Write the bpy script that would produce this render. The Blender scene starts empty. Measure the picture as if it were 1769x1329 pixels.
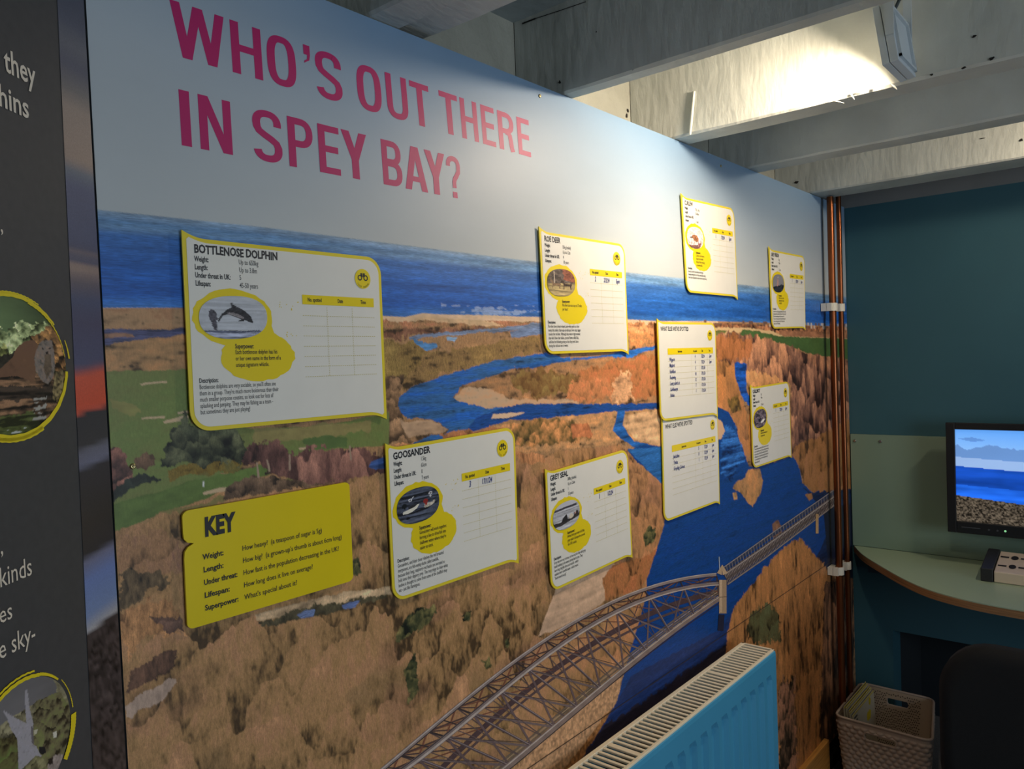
import bpy, bmesh, math, random
import numpy as np
from mathutils import Matrix, Vector

# ------------------------------------------------------------------ camera, light, exposure
EYE = 1.46
FPX, YAW, PITCH, ROLL = 1328.442, 0.8672916, -0.0322580, -0.0384618
W, H = 1769.0, 1329.0
CX, CY = W / 2, H / 2
scn = bpy.context.scene
COL = scn.collection

_f = np.array([math.cos(PITCH) * math.sin(YAW), math.cos(PITCH) * math.cos(YAW), math.sin(PITCH)])
_r0 = np.array([math.cos(YAW), -math.sin(YAW), 0.0])
_u0 = np.cross(_r0, _f)
_r = math.cos(ROLL) * _r0 + math.sin(ROLL) * _u0
_u = -math.sin(ROLL) * _r0 + math.cos(ROLL) * _u0

cam = bpy.data.cameras.new('camera')
cam.sensor_width = 36.0
cam.lens = FPX / W * 36.0
cam.clip_start = 0.01
cam_o = bpy.data.objects.new('camera', cam)
COL.objects.link(cam_o)
M = Matrix(((_r[0], _u[0], -_f[0], 0), (_r[1], _u[1], -_f[1], 0), (_r[2], _u[2], -_f[2], EYE), (0, 0, 0, 1)))
cam_o.matrix_world = M
scn.camera = cam_o

scn.view_settings.view_transform = 'Standard'
scn.view_settings.look = 'None'
scn.view_settings.exposure = 0.0
scn.view_settings.gamma = 1.0
scn.view_settings.use_curve_mapping = False

wd = bpy.data.worlds.new('world')
scn.world = wd
wd.use_nodes = True
bg = wd.node_tree.nodes['Background']
bg.inputs[0].default_value = (0.55, 0.72, 0.95, 1)
bg.inputs[1].default_value = 0.6


def area_light(name, loc, target, sx, sy, power, color, spread=180):
    l = bpy.data.lights.new(name, 'AREA')
    l.shape = 'RECTANGLE'
    l.size, l.size_y = sx, sy
    l.energy = power
    l.color = color
    l.spread = math.radians(spread)
    o = bpy.data.objects.new(name, l)
    COL.objects.link(o)
    d = Vector(target) - Vector(loc)
    o.location = loc
    o.rotation_euler = d.to_track_quat('-Z', 'Y').to_euler()
    return o


# daylight through the window in the opposite wall
area_light('window_daylight', (0.55, -2.42, 1.25), (0.9, 0.87, 0.9), 1.5, 1.1, 31.0, (0.80, 0.90, 1.0))
FLOOD_POWER = 8.6
FLOOD_COLOR = (1.0, 0.81, 0.60)

# ------------------------------------------------------------------ pixel -> place


def ray(px):
    return _f + (px[0] - CX) / FPX * _r - (px[1] - CY) / FPX * _u


def onY(px, Y):
    d = ray(px)
    p = d * (Y / d[1])
    return np.array([p[0], p[1], p[2] + EYE])


def onX(px, X):
    d = ray(px)
    p = d * (X / d[0])
    return np.array([p[0], p[1], p[2] + EYE])


WALL_Y = 0.87          # face of the mural
MUR_X0, MUR_X1 = 0.3505, 2.905
MUR_TOP = EYE + 0.501
MUR_BOT = EYE - 1.335


def wallxz(pts, Y=WALL_Y):
    return np.array([[onY(p, Y)[0], onY(p, Y)[2]] for p in pts])


# ------------------------------------------------------------------ helpers
def lin(c):
    c = np.asarray(c, float) / 255.0
    return np.where(c <= 0.04045, c / 12.92, ((c + 0.055) / 1.055) ** 2.4)


def rgba(c):
    l = lin(c)
    return (float(l[0]), float(l[1]), float(l[2]), 1.0)


MATS = {}


def mat(name, col, rough=0.6, metal=0.0, noise=0.0, nscale=20.0, stretch=(1, 1, 1), bump=0.0, bscale=40.0, spec=0.5,
        emit=None, estr=0.0, bstretch=(1, 1, 1), bdist=0.004):
    if name in MATS:
        return MATS[name]
    m = bpy.data.materials.new(name)
    m.use_nodes = True
    nt = m.node_tree
    b = nt.nodes['Principled BSDF']
    b.inputs['Roughness'].default_value = rough
    b.inputs['Metallic'].default_value = metal
    b.inputs['Specular IOR Level'].default_value = spec
    b.inputs['Base Color'].default_value = rgba(col)
    tc = nt.nodes.new('ShaderNodeTexCoord')
    if noise > 0:
        mp = nt.nodes.new('ShaderNodeMapping')
        mp.inputs['Scale'].default_value = stretch
        nt.links.new(tc.outputs['Object'], mp.inputs[0])
        n = nt.nodes.new('ShaderNodeTexNoise')
        n.inputs['Scale'].default_value = nscale
        n.inputs['Detail'].default_value = 6
        nt.links.new(mp.outputs[0], n.inputs[0])
        rp = nt.nodes.new('ShaderNodeValToRGB')
        c = np.array(rgba(col))
        rp.color_ramp.elements[0].position = 0.3
        rp.color_ramp.elements[1].position = 0.7
        lo = c * (1 - noise)
        hi = np.minimum(c * (1 + noise), 1)
        rp.color_ramp.elements[0].color = (*lo[:3], 1)
        rp.color_ramp.elements[1].color = (*hi[:3], 1)
        nt.links.new(n.outputs['Fac'], rp.inputs[0])
        nt.links.new(rp.outputs[0], b.inputs['Base Color'])
    if bump > 0:
        mp2 = nt.nodes.new('ShaderNodeMapping')
        mp2.inputs['Scale'].default_value = bstretch
        nt.links.new(tc.outputs['Object'], mp2.inputs[0])
        n2 = nt.nodes.new('ShaderNodeTexNoise')
        n2.inputs['Scale'].default_value = bscale
        n2.inputs['Detail'].default_value = 5
        nt.links.new(mp2.outputs[0], n2.inputs[0])
        bp = nt.nodes.new('ShaderNodeBump')
        bp.inputs['Strength'].default_value = bump
        bp.inputs['Distance'].default_value = bdist
        nt.links.new(n2.outputs['Fac'], bp.inputs['Height'])
        nt.links.new(bp.outputs[0], b.inputs['Normal'])
    if emit is not None:
        b.inputs['Emission Color'].default_value = (*emit, 1)
        b.inputs['Emission Strength'].default_value = estr
    MATS[name] = m
    return m


def print_mat(name, rough, grain_scale=(900, 900, 300), emission=0.0, spec=0.4):
    """printed picture: ink colour kept on the mesh, fine grain by noise nodes"""
    if name in MATS:
        return MATS[name]
    m = bpy.data.materials.new(name)
    m.use_nodes = True
    nt = m.node_tree
    b = nt.nodes['Principled BSDF']
    b.inputs['Roughness'].default_value = rough
    b.inputs['Specular IOR Level'].default_value = spec
    def attr(nm):
        a_ = nt.nodes.new('ShaderNodeAttribute')
        a_.attribute_name = nm
        return a_
    a, g, rp = attr('ink'), attr('grain'), attr('ripple')
    tc = nt.nodes.new('ShaderNodeTexCoord')

    def term(scale, detail, gain, src, prev):
        mp = nt.nodes.new('ShaderNodeMapping')
        mp.inputs['Scale'].default_value = scale
        nt.links.new(tc.outputs['Object'], mp.inputs[0])
        n = nt.nodes.new('ShaderNodeTexNoise')
        n.inputs['Scale'].default_value = 1.0
        n.inputs['Detail'].default_value = detail
        n.inputs['Roughness'].default_value = 0.65
        nt.links.new(mp.outputs[0], n.inputs[0])
        sb = nt.nodes.new('ShaderNodeMath')
        sb.operation = 'MULTIPLY_ADD'
        sb.inputs[1].default_value = gain
        sb.inputs[2].default_value = -0.5 * gain
        nt.links.new(n.outputs['Fac'], sb.inputs[0])
        ma = nt.nodes.new('ShaderNodeMath')
        ma.operation = 'MULTIPLY_ADD'
        nt.links.new(sb.outputs[0], ma.inputs[0])
        nt.links.new(src.outputs['Fac'], ma.inputs[1])
        if prev is None:
            ma.inputs[2].default_value = 1.0
        else:
            nt.links.new(prev.outputs[0], ma.inputs[2])
        return ma
    gs = grain_scale
    t1 = term(gs, 4, 2.6, g, None)
    t2 = term((gs[0] * 2.6, gs[1] * 2.6, gs[2] * 4.5), 2, 1.5, g, t1)
    mu = term((gs[0] * 0.14, gs[1] * 0.14, gs[2] * 7.0), 4, 2.4, rp, t2)
    vm = nt.nodes.new('ShaderNodeVectorMath')
    vm.operation = 'SCALE'
    nt.links.new(a.outputs['Color'], vm.inputs[0])
    nt.links.new(mu.outputs[0], vm.inputs['Scale'])
    nt.links.new(vm.outputs[0], b.inputs['Base Color'])
    if emission > 0:
        nt.links.new(vm.outputs[0], b.inputs['Emission Color'])
        b.inputs['Emission Strength'].default_value = emission
    MATS[name] = m
    return m


class MB:
    def __init__(self):
        self.v, self.f, self.mi, self.sm = [], [], [], []

    def add(self, verts, faces, mi=0, smooth=False):
        b = len(self.v)
        self.v.extend([tuple(map(float, p)) for p in verts])
        for q in faces:
            self.f.append([b + i for i in q])
            self.mi.append(mi)
            self.sm.append(smooth)
        return self

    def box(self, a, b, mi=0, M4=None):
        x0, y0, z0 = a
        x1, y1, z1 = b
        vs = [(x0, y0, z0), (x1, y0, z0), (x1, y1, z0), (x0, y1, z0), (x0, y0, z1), (x1, y0, z1), (x1, y1, z1), (x0, y1, z1)]
        if M4 is not None:
            vs = [M4 @ Vector(p) for p in vs]
        return self.add(vs, [(0, 3, 2, 1), (4, 5, 6, 7), (0, 1, 5, 4), (1, 2, 6, 5), (2, 3, 7, 6), (3, 0, 4, 7)], mi)

    def tube(self, pts, r, seg=12, mi=0, caps=True, closed=False):
        pts = [Vector(p) for p in pts]
        n = len(pts)
        rings = []
        up = Vector((0, 0, 1))
        for i, p in enumerate(pts):
            if closed:
                t = (pts[(i + 1) % n] - pts[i - 1]).normalized()
            else:
                t = (pts[min(i + 1, n - 1)] - pts[max(i - 1, 0)]).normalized()
            a = t.cross(up)
            if a.length < 0.05:
                a = t.cross(Vector((1, 0, 0)))
            a.normalize()
            c = t.cross(a).normalized()
            rr = r[i] if isinstance(r, (list, tuple)) else r
            rings.append([p + a * (rr * math.cos(2 * math.pi * k / seg)) + c * (rr * math.sin(2 * math.pi * k / seg)) for k in range(seg)])
        vs = [q for rg in rings for q in rg]
        fs = []
        for i in range(n if closed else n - 1):
            j = (i + 1) % n
            for k in range(seg):
                l = (k + 1) % seg
                fs.append((i * seg + k, i * seg + l, j * seg + l, j * seg + k))
        self.add(vs, fs, mi, True)
        if caps and not closed:
            self.add(rings[0], [tuple(range(seg))[::-1]], mi)
            self.add(rings[-1], [tuple(range(seg))], mi)
        return self

    def prism(self, poly, fn0, fn1, mi=0):
        """poly: 2D outline; fn0/fn1 map it to the two 3D faces"""
        n = len(poly)
        a = [fn0(p) for p in poly]
        b = [fn1(p) for p in poly]
        self.add(a + b, [tuple(range(n))[::-1], tuple(range(n, 2 * n))] + [(i, (i + 1) % n, n + (i + 1) % n, n + i) for i in range(n)], mi)
        return self

    def build(self, name, mats, parent=None, bevel=0.0, bseg=2):
        me = bpy.data.meshes.new(name)
        me.from_pydata(self.v, [], self.f)
        if not isinstance(mats, (list, tuple)):
            mats = [mats]
        for m in mats:
            me.materials.append(m)
        me.polygons.foreach_set('material_index', self.mi)
        me.polygons.foreach_set('use_smooth', self.sm)
        me.update()
        o = bpy.data.objects.new(name, me)
        COL.objects.link(o)
        if parent is not None:
            o.parent = parent
            if parent.parent is None or True:
                o.matrix_parent_inverse = pinv(parent)
        if bevel > 0:
            bm = o.modifiers.new('bevel', 'BEVEL')
            bm.width = bevel
            bm.segments = bseg
            bm.limit_method = 'ANGLE'
            bm.angle_limit = math.radians(40)
        return o


def wmat(o):
    m = Matrix.Translation(o.location) @ o.rotation_euler.to_matrix().to_4x4()
    if o.parent is not None:
        m = wmat(o.parent) @ o.matrix_parent_inverse @ m
    return m


def pinv(o):
    return wmat(o).inverted()


def thing(name, loc, label, cat, group=None):
    o = bpy.data.objects.new(name, None)
    o.empty_display_size = 0.05
    o.location = [float(c) for c in loc]
    COL.objects.link(o)
    return tag(o, label, cat, group)


def tag(o, label, cat, group=None):
    o['label'] = label
    o['category'] = cat
    if group:
        o['group'] = group
    return o


def struct(o):
    o['kind'] = 'structure'
    return o


def recalc(o):
    bm = bmesh.new()
    bm.from_mesh(o.data)
    bmesh.ops.recalc_face_normals(bm, faces=bm.faces)
    bm.to_mesh(o.data)
    bm.free()
    return o


# ------------------------------------------------------------------ materials of the room
M_paint = mat('old_white_paint', (192, 195, 188), 0.55, noise=0.10, nscale=9, bump=0.32, bscale=20, bstretch=(1.0, 2.4, 0.9), bdist=0.008)
M_ceil = mat('ceiling_paint', (160, 170, 172), 0.7, noise=0.08, nscale=7, bump=0.5, bscale=22, bdist=0.008)
M_stone = mat('painted_stone', (160, 160, 148), 0.75, noise=0.10, nscale=10, bump=0.8, bscale=16, bdist=0.02)
M_teal = mat('teal_paint', (48, 92, 105), 0.62, noise=0.05, nscale=5, bump=0.06, bscale=60)
M_grey = mat('grey_paint', (120, 122, 122), 0.7, noise=0.06, nscale=8)
M_dark = mat('black_gap', (12, 12, 13), 0.9)
M_floor = mat('grey_carpet', (126, 122, 118), 0.95, noise=0.3, nscale=300, bump=0.3, bscale=400)
M_wood = mat('oak_skirting', (196, 140, 70), 0.45, noise=0.25, nscale=12, stretch=(1, 20, 20))
M_far = mat('plain_wall_paint', (150, 160, 165), 0.8)

# ------------------------------------------------------------------ room shell
REC_Y = 0.985
BACK_X = 2.91
ZC = EYE + 0.672
ZB = EYE + 0.502
RX0, RY0 = -1.8, -2.6

m = MB()
m.box((RX0 - 0.1, RY0 - 0.1, -0.05), (BACK_X + 0.55, REC_Y + 0.1, 0.0))
struct(m.build('floor', M_floor))
m = MB()
m.box((RX0 - 0.1, RY0 - 0.1, ZC), (BACK_X + 0.15, REC_Y + 0.1, ZC + 0.05))
struct(m.build('ceiling', M_ceil))
m = MB()
m.box((RX0 - 0.1, REC_Y, 0), (BACK_X + 0.15, REC_Y + 0.1, ZC))
struct(m.build('wall_left', M_stone))
# back wall with a low alcove under the desk
m = MB()
AY0, AY1, AZ = -0.55, 0.742, EYE - 1.012
m.box((BACK_X, AY1, 0), (BACK_X + 0.1, REC_Y, EYE + 0.497), 0)
m.box((BACK_X, AY0, AZ), (BACK_X + 0.1, AY1, EYE + 0.497), 0)
m.box((BACK_X, RY0, 0), (BACK_X + 0.1, AY0, EYE + 0.497), 0)
m.box((BACK_X, RY0, EYE + 0.497), (BACK_X + 0.1, REC_Y, ZC), 1)
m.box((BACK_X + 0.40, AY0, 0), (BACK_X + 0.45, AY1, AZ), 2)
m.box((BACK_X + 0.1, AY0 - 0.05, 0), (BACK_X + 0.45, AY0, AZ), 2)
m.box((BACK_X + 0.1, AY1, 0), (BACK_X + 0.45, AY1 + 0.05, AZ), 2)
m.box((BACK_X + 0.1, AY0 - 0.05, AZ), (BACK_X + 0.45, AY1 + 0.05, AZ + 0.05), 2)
M_alc = mat('alcove_dark', (26, 34, 40), 0.9)  # alcove inside, darker than the wall around it
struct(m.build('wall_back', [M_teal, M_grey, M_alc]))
m = MB()
m.box((RX0 - 0.1, RY0, 0), (RX0, REC_Y, ZC))
struct(m.build('wall_front', M_far))
# opposite wall with a window opening
m = MB()
wx0, wx1, wz0, wz1 = -0.25, 1.35, 0.68, 1.82
m.box((RX0, RY0 - 0.1, 0), (wx0, RY0, ZC))
m.box((wx1, RY0 - 0.1, 0), (BACK_X, RY0, ZC))
m.box((wx0, RY0 - 0.1, 0), (wx1, RY0, wz0))
m.box((wx0, RY0 - 0.1, wz1), (wx1, RY0, ZC))
struct(m.build('wall_right', M_far))
m = MB()
for a, b in (((wx0, wz0), (wx0 + 0.05, wz1)), ((wx1 - 0.05, wz0), (wx1, wz1)), ((wx0, wz0), (wx1, wz0 + 0.05)),
             ((wx0, wz1 - 0.05), (wx1, wz1)), ((0.525, wz0), (0.575, wz1))):
    m.box((a[0], RY0 - 0.07, a[1]), (b[0], RY0 - 0.02, b[1]))
struct(m.build('window_1', mat('window_white', (225, 225, 220), 0.5)))


# ceiling joists, worn white paint: slightly uneven edges
def joist(x0, x1, seed, zb=ZB, dent=0.004):
    rng = np.random.RandomState(seed)
    ys = np.linspace(RY0 + 0.002, REC_Y - 0.002, 70)
    m = MB()
    k = len(ys)
    vs = []
    w = np.convolve(rng.randn(k + 8), np.ones(5) / 5, 'same')[4:4 + k]
    w2 = np.convolve(rng.randn(k + 8), np.ones(5) / 5, 'same')[4:4 + k]
    for i, y in enumerate(ys):
        c = 0.004 + 0.002 * abs(w[i])
        e0, e1 = x0 + dent * w[i] * 0.5, x1 + dent * w2[i] * 0.7
        zz = zb + 0.0015 * w[i]
        vs += [(e0, y, ZC), (e0, y, zz + c), (e0 + c, y, zz), (e1 - c, y, zz + 0.001 * w2[i]), (e1, y, zz + c), (e1, y, ZC)]
    fs = []
    for i in range(k - 1):
        for j in range(5):
            a = i * 6 + j
            fs.append((a, a + 1, a + 7, a + 6))
    fs.append((0, 1, 2, 3, 4, 5))
    fs.append(tuple((k - 1) * 6 + j for j in (5, 4, 3, 2, 1, 0)))
    m.add(vs, fs)
    o = m.build('ceiling_joist', M_paint)
    recalc(o)
    struct(o)
    return o


joist(-1.15, -1.08, 1)
joist(-0.70, -0.63, 2)
joist(-0.25, -0.18, 3)
joist(0.25, 0.33, 4)
joist(0.735, 0.80, 5)
joist(0.803, 0.868, 6, ZB + 0.008)
joist(1.207, 1.246, 7)
joist(1.645, 1.722, 8)
joist(2.065, 2.142, 9)
joist(2.555, 2.690, 10)

# paint chips and nail holes on the beams and the stone behind (dark knots)
m = MB()
rng = random.Random(5)


def blotch(m, c, ax, ay, r, stretch=1.0, seed=0):
    rr = random.Random(seed)
    n = 11
    vs = []
    for k in range(n):
        a = 2 * math.pi * k / n
        q = r * (0.7 + 0.6 * rr.random())
        vs.append(Vector(c) + Vector(ax) * (q * math.cos(a) * stretch) + Vector(ay) * (q * math.sin(a)))
    m.add(vs, [tuple(range(n))])


for (px, X, r, st) in (((967, 142), 1.2062, .003, 1), ((1030, 55), 1.2062, .0012, 1), ((1100, 40), 1.2062, .001, 1), ((1683, 63), 1.644, .0022, 1.6), ((1713, 101), 1.644, .003, 1.5),
                       ((1665, 117), 1.644, .0022, 2), ((1609, 129), 1.644, .002, 1.4), ((1376, 315), 2.554, .004, 1.8), ((1764, 242), 2.554, .004, 1), ((1697, 239), 2.554, .0018, 4)):
    p = onX(px, X)
    blotch(m, p, (0, 1, 0), (0, 0, 1), r, st, int(px[0]))
for (px, Y, r, st) in (((1083, 200), REC_Y - 0.0012, .006, .7), ((1085, 192), REC_Y - 0.0012, .005, .8), ((764, 22), REC_Y - 0.0012, .002, 1.4)):
    blotch(m, onY(px, Y), (1, 0, 0), (0, 0, 1), r, st, int(px[0]))
for (a, b, wd_) in (((1092, 121), (1112, 110), .0008), ((1112, 110), (1128, 104), .0014), ((902, 41), (925, 32), .0016), ((925, 32), (965, 19), .0008), ((965, 19), (1012, 3), .0007)):
    A, B = onX(a, 1.2062), onX(b, 1.2062)
    m.add([A + [0, 0, -wd_], B + [0, 0, -wd_], B + [0, 0, wd_], A + [0, 0, wd_]], [(0, 1, 2, 3)])
# crack along the first beam's wall joint
for (a, b, wd_) in (((893, 48), (891, 82), .0016), ((891, 82), (893, 124), .0010)):
    A, B = onY(a, REC_Y - 0.0014), onY(b, REC_Y - 0.0014)
    m.add([A + [-wd_, 0, 0], A + [wd_, 0, 0], B + [wd_, 0, 0], B + [-wd_, 0, 0]], [(0, 1, 2, 3)])
struct(m.build('trim_1', mat('bare_dark_hole', (30, 26, 22), 0.95)))

# filled stone plaster bead on the second beam
m = MB()
m.tube([onX((1199, 158), 1.643), onX((1196, 190), 1.642), onX((1192, 233), 1.643)], [0.003, 0.0036, 0.003], 10)
for (a, b, r_) in (((1466, 163), (1492, 157), .0016), ((1430, 173), (1458, 178), .0012), ((1540, 146), (1550, 155), .0022), ((1468, 160), (1476, 172), .0018), ((1503, 154), (1511, 153), .0024)):
    A, B = onX(a, 1.643), onX(b, 1.643)
    m.tube([A, (A + B) / 2 + [-.001, 0, .0008], B], [r_ * .6, r_, r_ * .3], 7)
struct(m.build('trim_2', M_paint))

# stud filling from mural to stone wall; its black paints in the gap shade
m = MB()
m.box((0.352, WALL_Y + 0.018, 0.0), (BACK_X, REC_Y - 0.001, MUR_TOP - 0.02))
struct(m.build('wall_left_lining', M_dark))
m = MB()
m.box((0.3505, WALL_Y - 0.016, 0.0), (2.56, WALL_Y + 0.016, EYE - 1.296))
o = m.build('baseboard_left', M_wood, bevel=0.003)
struct(o)


# ------------------------------------------------------------------ painter for printed pictures
def _hash(ix, iy, seed):
    n = (ix.astype(np.int64) * 374761393 + iy.astype(np.int64) * 668265263 + seed * 974711) & 0xFFFFFFFF
    n = ((n ^ (n >> 13)) * 1274126177) & 0xFFFFFFFF
    n = n ^ (n >> 16)
    return (n & 0xFFFF) / 65535.0


def vnoise(x, y, seed):
    x0, y0 = np.floor(x), np.floor(y)
    fx, fy = x - x0, y - y0
    fx = fx * fx * (3 - 2 * fx)
    fy = fy * fy * (3 - 2 * fy)
    a, b = _hash(x0, y0, seed), _hash(x0 + 1, y0, seed)
    c, d = _hash(x0, y0 + 1, seed), _hash(x0 + 1, y0 + 1, seed)
    return (a * (1 - fx) + b * fx) * (1 - fy) + (c * (1 - fx) + d * fx) * fy


def fbm(x, y, seed, octs=4, gain=0.55):
    s, a, t = 0, 1.0, 0
    for o in range(octs):
        s = s + a * vnoise(x * 2 ** o, y * 2 ** o, seed + o * 17)
        t += a
        a *= gain
    return s / t - 0.5


def clump(X, Z, sx, sz, seed):
    """rounded crowns: brighter at the crown's top, each crown its own tone"""
    x = X / sx + 0.45 * fbm(X / sx * 2.3, Z / sz * 2.3, seed + 5, 3, .7)
    z = Z / sz + 0.45 * fbm(X / sx * 2.3, Z / sz * 2.3, seed + 6, 3, .7)
    ix, iz = np.floor(x), np.floor(z)
    best = np.full(len(X), 9.0)
    up, tone = np.zeros(len(X)), np.zeros(len(X))
    for a in (-1, 0, 1):
        for b in (-1, 0, 1):
            cx, cz = ix + a, iz + b
            ox, oz = cx + _hash(cx, cz, seed), cz + _hash(cx, cz, seed + 1)
            d = (x - ox) ** 2 + (z - oz) ** 2
            k = d < best
            best[k] = d[k]
            up[k] = (z - oz)[k]
            tone[k] = _hash(cx, cz, seed + 2)[k]
    return 0.22 * np.clip(up, -.8, .8) + 0.26 * (tone - 0.5) - 0.14 * np.clip(np.sqrt(best) - .45, 0, 1)


def inpoly(X, Y, poly):
    poly = np.asarray(poly, float)
    res = np.zeros(X.shape, bool)
    lo, hi = poly.min(0), poly.max(0)
    idx = np.nonzero((X >= lo[0]) & (X <= hi[0]) & (Y >= lo[1]) & (Y <= hi[1]))[0]
    if len(idx) == 0:
        return res
    x, y = X[idx], Y[idx]
    ins = np.zeros(len(idx), bool)
    n = len(poly)
    for i in range(n):
        x0, y0 = poly[i]
        x1, y1 = poly[(i + 1) % n]
        if y0 == y1:
            continue
        c = ((y0 > y) != (y1 > y)) & (x < (x1 - x0) * (y - y0) / (y1 - y0) + x0)
        ins ^= c
    res[idx] = ins
    return res


class Painter:
    """X, Z in metres on the printed surface"""

    def __init__(self, X, Z, base, scale=1.0):
        self.X, self.Z, self.s = X, Z, scale
        self.C = np.tile(lin(base), (len(X), 1))
        self.G = np.zeros(len(X))
        self.R = np.zeros(len(X))
        q = scale
        self.jx = 1.5 * fbm(X * 55 / q, Z * 55 / q, 3, 5, .7)
        self.jz = 1.5 * fbm(X * 55 / q, Z * 55 / q, 91, 5, .7)
        self.T = {
            None: np.zeros(len(X)),
            'reed': 0.42 * fbm(X * 240 / q, Z * 80 / q, 7, 3) + 0.55 * fbm(X * 62 / q, Z * 38 / q, 19, 4, .6) + 1.05 * clump(X, Z, .046 * q, .060 * q, 7) + 0.6 * fbm(X * 9 / q, Z * 9 / q, 23, 3),
            'reedv': 0.6 * fbm(X * 60 / q, Z * 11 / q, 31, 4, .6) + 0.4 * fbm(X * 190 / q, Z * 50 / q, 33, 3) + 0.5 * clump(X, Z, .04 * q, .11 * q, 37) + 0.3 * fbm(X * 8 / q, Z * 8 / q, 39, 3),
            'wood': 0.55 * fbm(X * 95 / q, Z * 40 / q, 11, 4) + 1.2 * clump(X, Z, .046 * q, .075 * q, 11) + 0.4 * fbm(X * 8 / q, Z * 9 / q, 29, 3),
            'heath': 0.7 * fbm(X * 16 / q, Z * 110 / q, 41, 4) + 0.6 * fbm(X * 60 / q, Z * 90 / q, 43, 3),
            'water': fbm(X * 10 / q, Z * 150 / q, 53, 4) + 0.3 * fbm(X * 90 / q, Z * 200 / q, 57, 2),
            'grass': 0.6 * fbm(X * 9 / q, Z * 30 / q, 61, 4) + 0.4 * fbm(X * 80 / q, Z * 160 / q, 67, 3),
            'bush': 0.6 * fbm(X * 70 / q, Z * 80 / q, 71, 4) + 0.8 * clump(X, Z, .015 * q, .017 * q, 71),
            'fine': fbm(X * 200 / q, Z * 200 / q, 83, 3),
            'cloud': fbm(X * 5 / q, Z * 14 / q, 97, 5),
        }
        speck = fbm(X * 130 / q, Z * 190 / q, 131, 3)
        self.T['heath'] = 1.7 * self.T['heath'] - 1.6 * np.clip(speck - 0.13, 0, .25)
        for nm, g_ in (('grass', 1.7), ('water', 1.35), ('fine', 1.5), ('bush', 1.35), ('reed', 1.2), ('reedv', 1.5)):
            self.T[nm] = self.T[nm] * g_

    def mask(self, poly, jit):
        if jit:
            return inpoly(self.X + self.jx * jit, self.Z + self.jz * jit, poly)
        return inpoly(self.X, self.Z, poly)

    def fill(self, poly, col, tex=None, var=0.0, jit=0.0, grain=0.0, alpha=1.0, tint=None):
        k = self.mask(poly, jit)
        self.paint(k, col, tex, var, grain, alpha, tint)
        return k

    def paint(self, k, col, tex=None, var=0.0, grain=0.0, alpha=1.0, tint=None):
        c = np.tile(lin(col), (int(k.sum()), 1))
        if tex is not None:
            t = self.T[tex][k]
            if tint is not None:
                w = np.clip(0.5 + t * 2.2, 0, 1)[:, None]
                c = c * (1 - w) + lin(tint) * w
            c = c * np.clip(1 + var * t * 2, 0.12, 2.2)[:, None]
        a = alpha if np.isscalar(alpha) else alpha[k][:, None]
        self.C[k] = self.C[k] * (1 - a) + c * a
        self.G[k] = grain * 0.62
        self.R[k] = 0.95 if tex == 'water' else 0.0


def set_ink(me, C, G, R=None):
    C = np.clip(C, 0, 1)
    a = me.attributes.new('ink', 'FLOAT_COLOR', 'POINT')
    a.data.foreach_set('color', np.concatenate([C, np.ones((len(C), 1))], 1).astype(np.float32).ravel())
    g = me.attributes.new('grain', 'FLOAT', 'POINT')
    g.data.foreach_set('value', np.asarray(G, np.float32))
    if R is not None:
        q = me.attributes.new('ripple', 'FLOAT', 'POINT')
        q.data.foreach_set('value', np.asarray(R, np.float32))


def grid_mesh(name, V, nr, nc, extra_v=None, extra_f=None):
    """V (nr*nc, 3) row major; optional extra quads"""
    i = np.arange(nr - 1)[:, None] * nc + np.arange(nc - 1)[None, :]
    q = np.stack([i, i + nc, i + nc + 1, i + 1], -1).reshape(-1, 4)
    nv = len(V)
    if extra_v is not None and len(extra_v):
        q = np.concatenate([q, np.asarray(extra_f) + nv])
        V = np.concatenate([V, np.asarray(extra_v)])
    me = bpy.data.meshes.new(name)
    me.vertices.add(len(V))
    me.vertices.foreach_set('co', V.astype(np.float32).ravel())
    me.loops.add(len(q) * 4)
    me.loops.foreach_set('vertex_index', q.astype(np.int32).ravel())
    me.polygons.add(len(q))
    me.polygons.foreach_set('loop_start', np.arange(0, len(q) * 4, 4, dtype=np.int32))
    me.polygons.foreach_set('loop_total', np.full(len(q), 4, dtype=np.int32))
    me.update(calc_edges=True)
    me.validate()
    return me


# ------------------------------------------------------------------ the mural
NC, NR = 1150, 780
colx = np.array([onY((p, 600), WALL_Y)[0] for p in np.linspace(180, 1466, NC)])
colx[0], colx[-1] = MUR_X0, MUR_X1
colx = np.clip(colx, MUR_X0, MUR_X1)
zvis = np.interp(colx, [onY((p, 1342), WALL_Y)[0] for p in np.linspace(150, 1480, 60)],
                 [onY((p, 1342), WALL_Y)[2] for p in np.linspace(150, 1480, 60)])
zvis = np.maximum(zvis, MUR_BOT + 0.01)
tt = np.linspace(0, 1, NR - 1)
Zg = MUR_TOP + (zvis[None, :] - MUR_TOP) * tt[:, None]
Zg = np.concatenate([Zg, np.full((1, NC), MUR_BOT)], 0)
Xg = np.tile(colx, (NR, 1))
X, Z = Xg.ravel(), Zg.ravel()
w = wallxz


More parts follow.
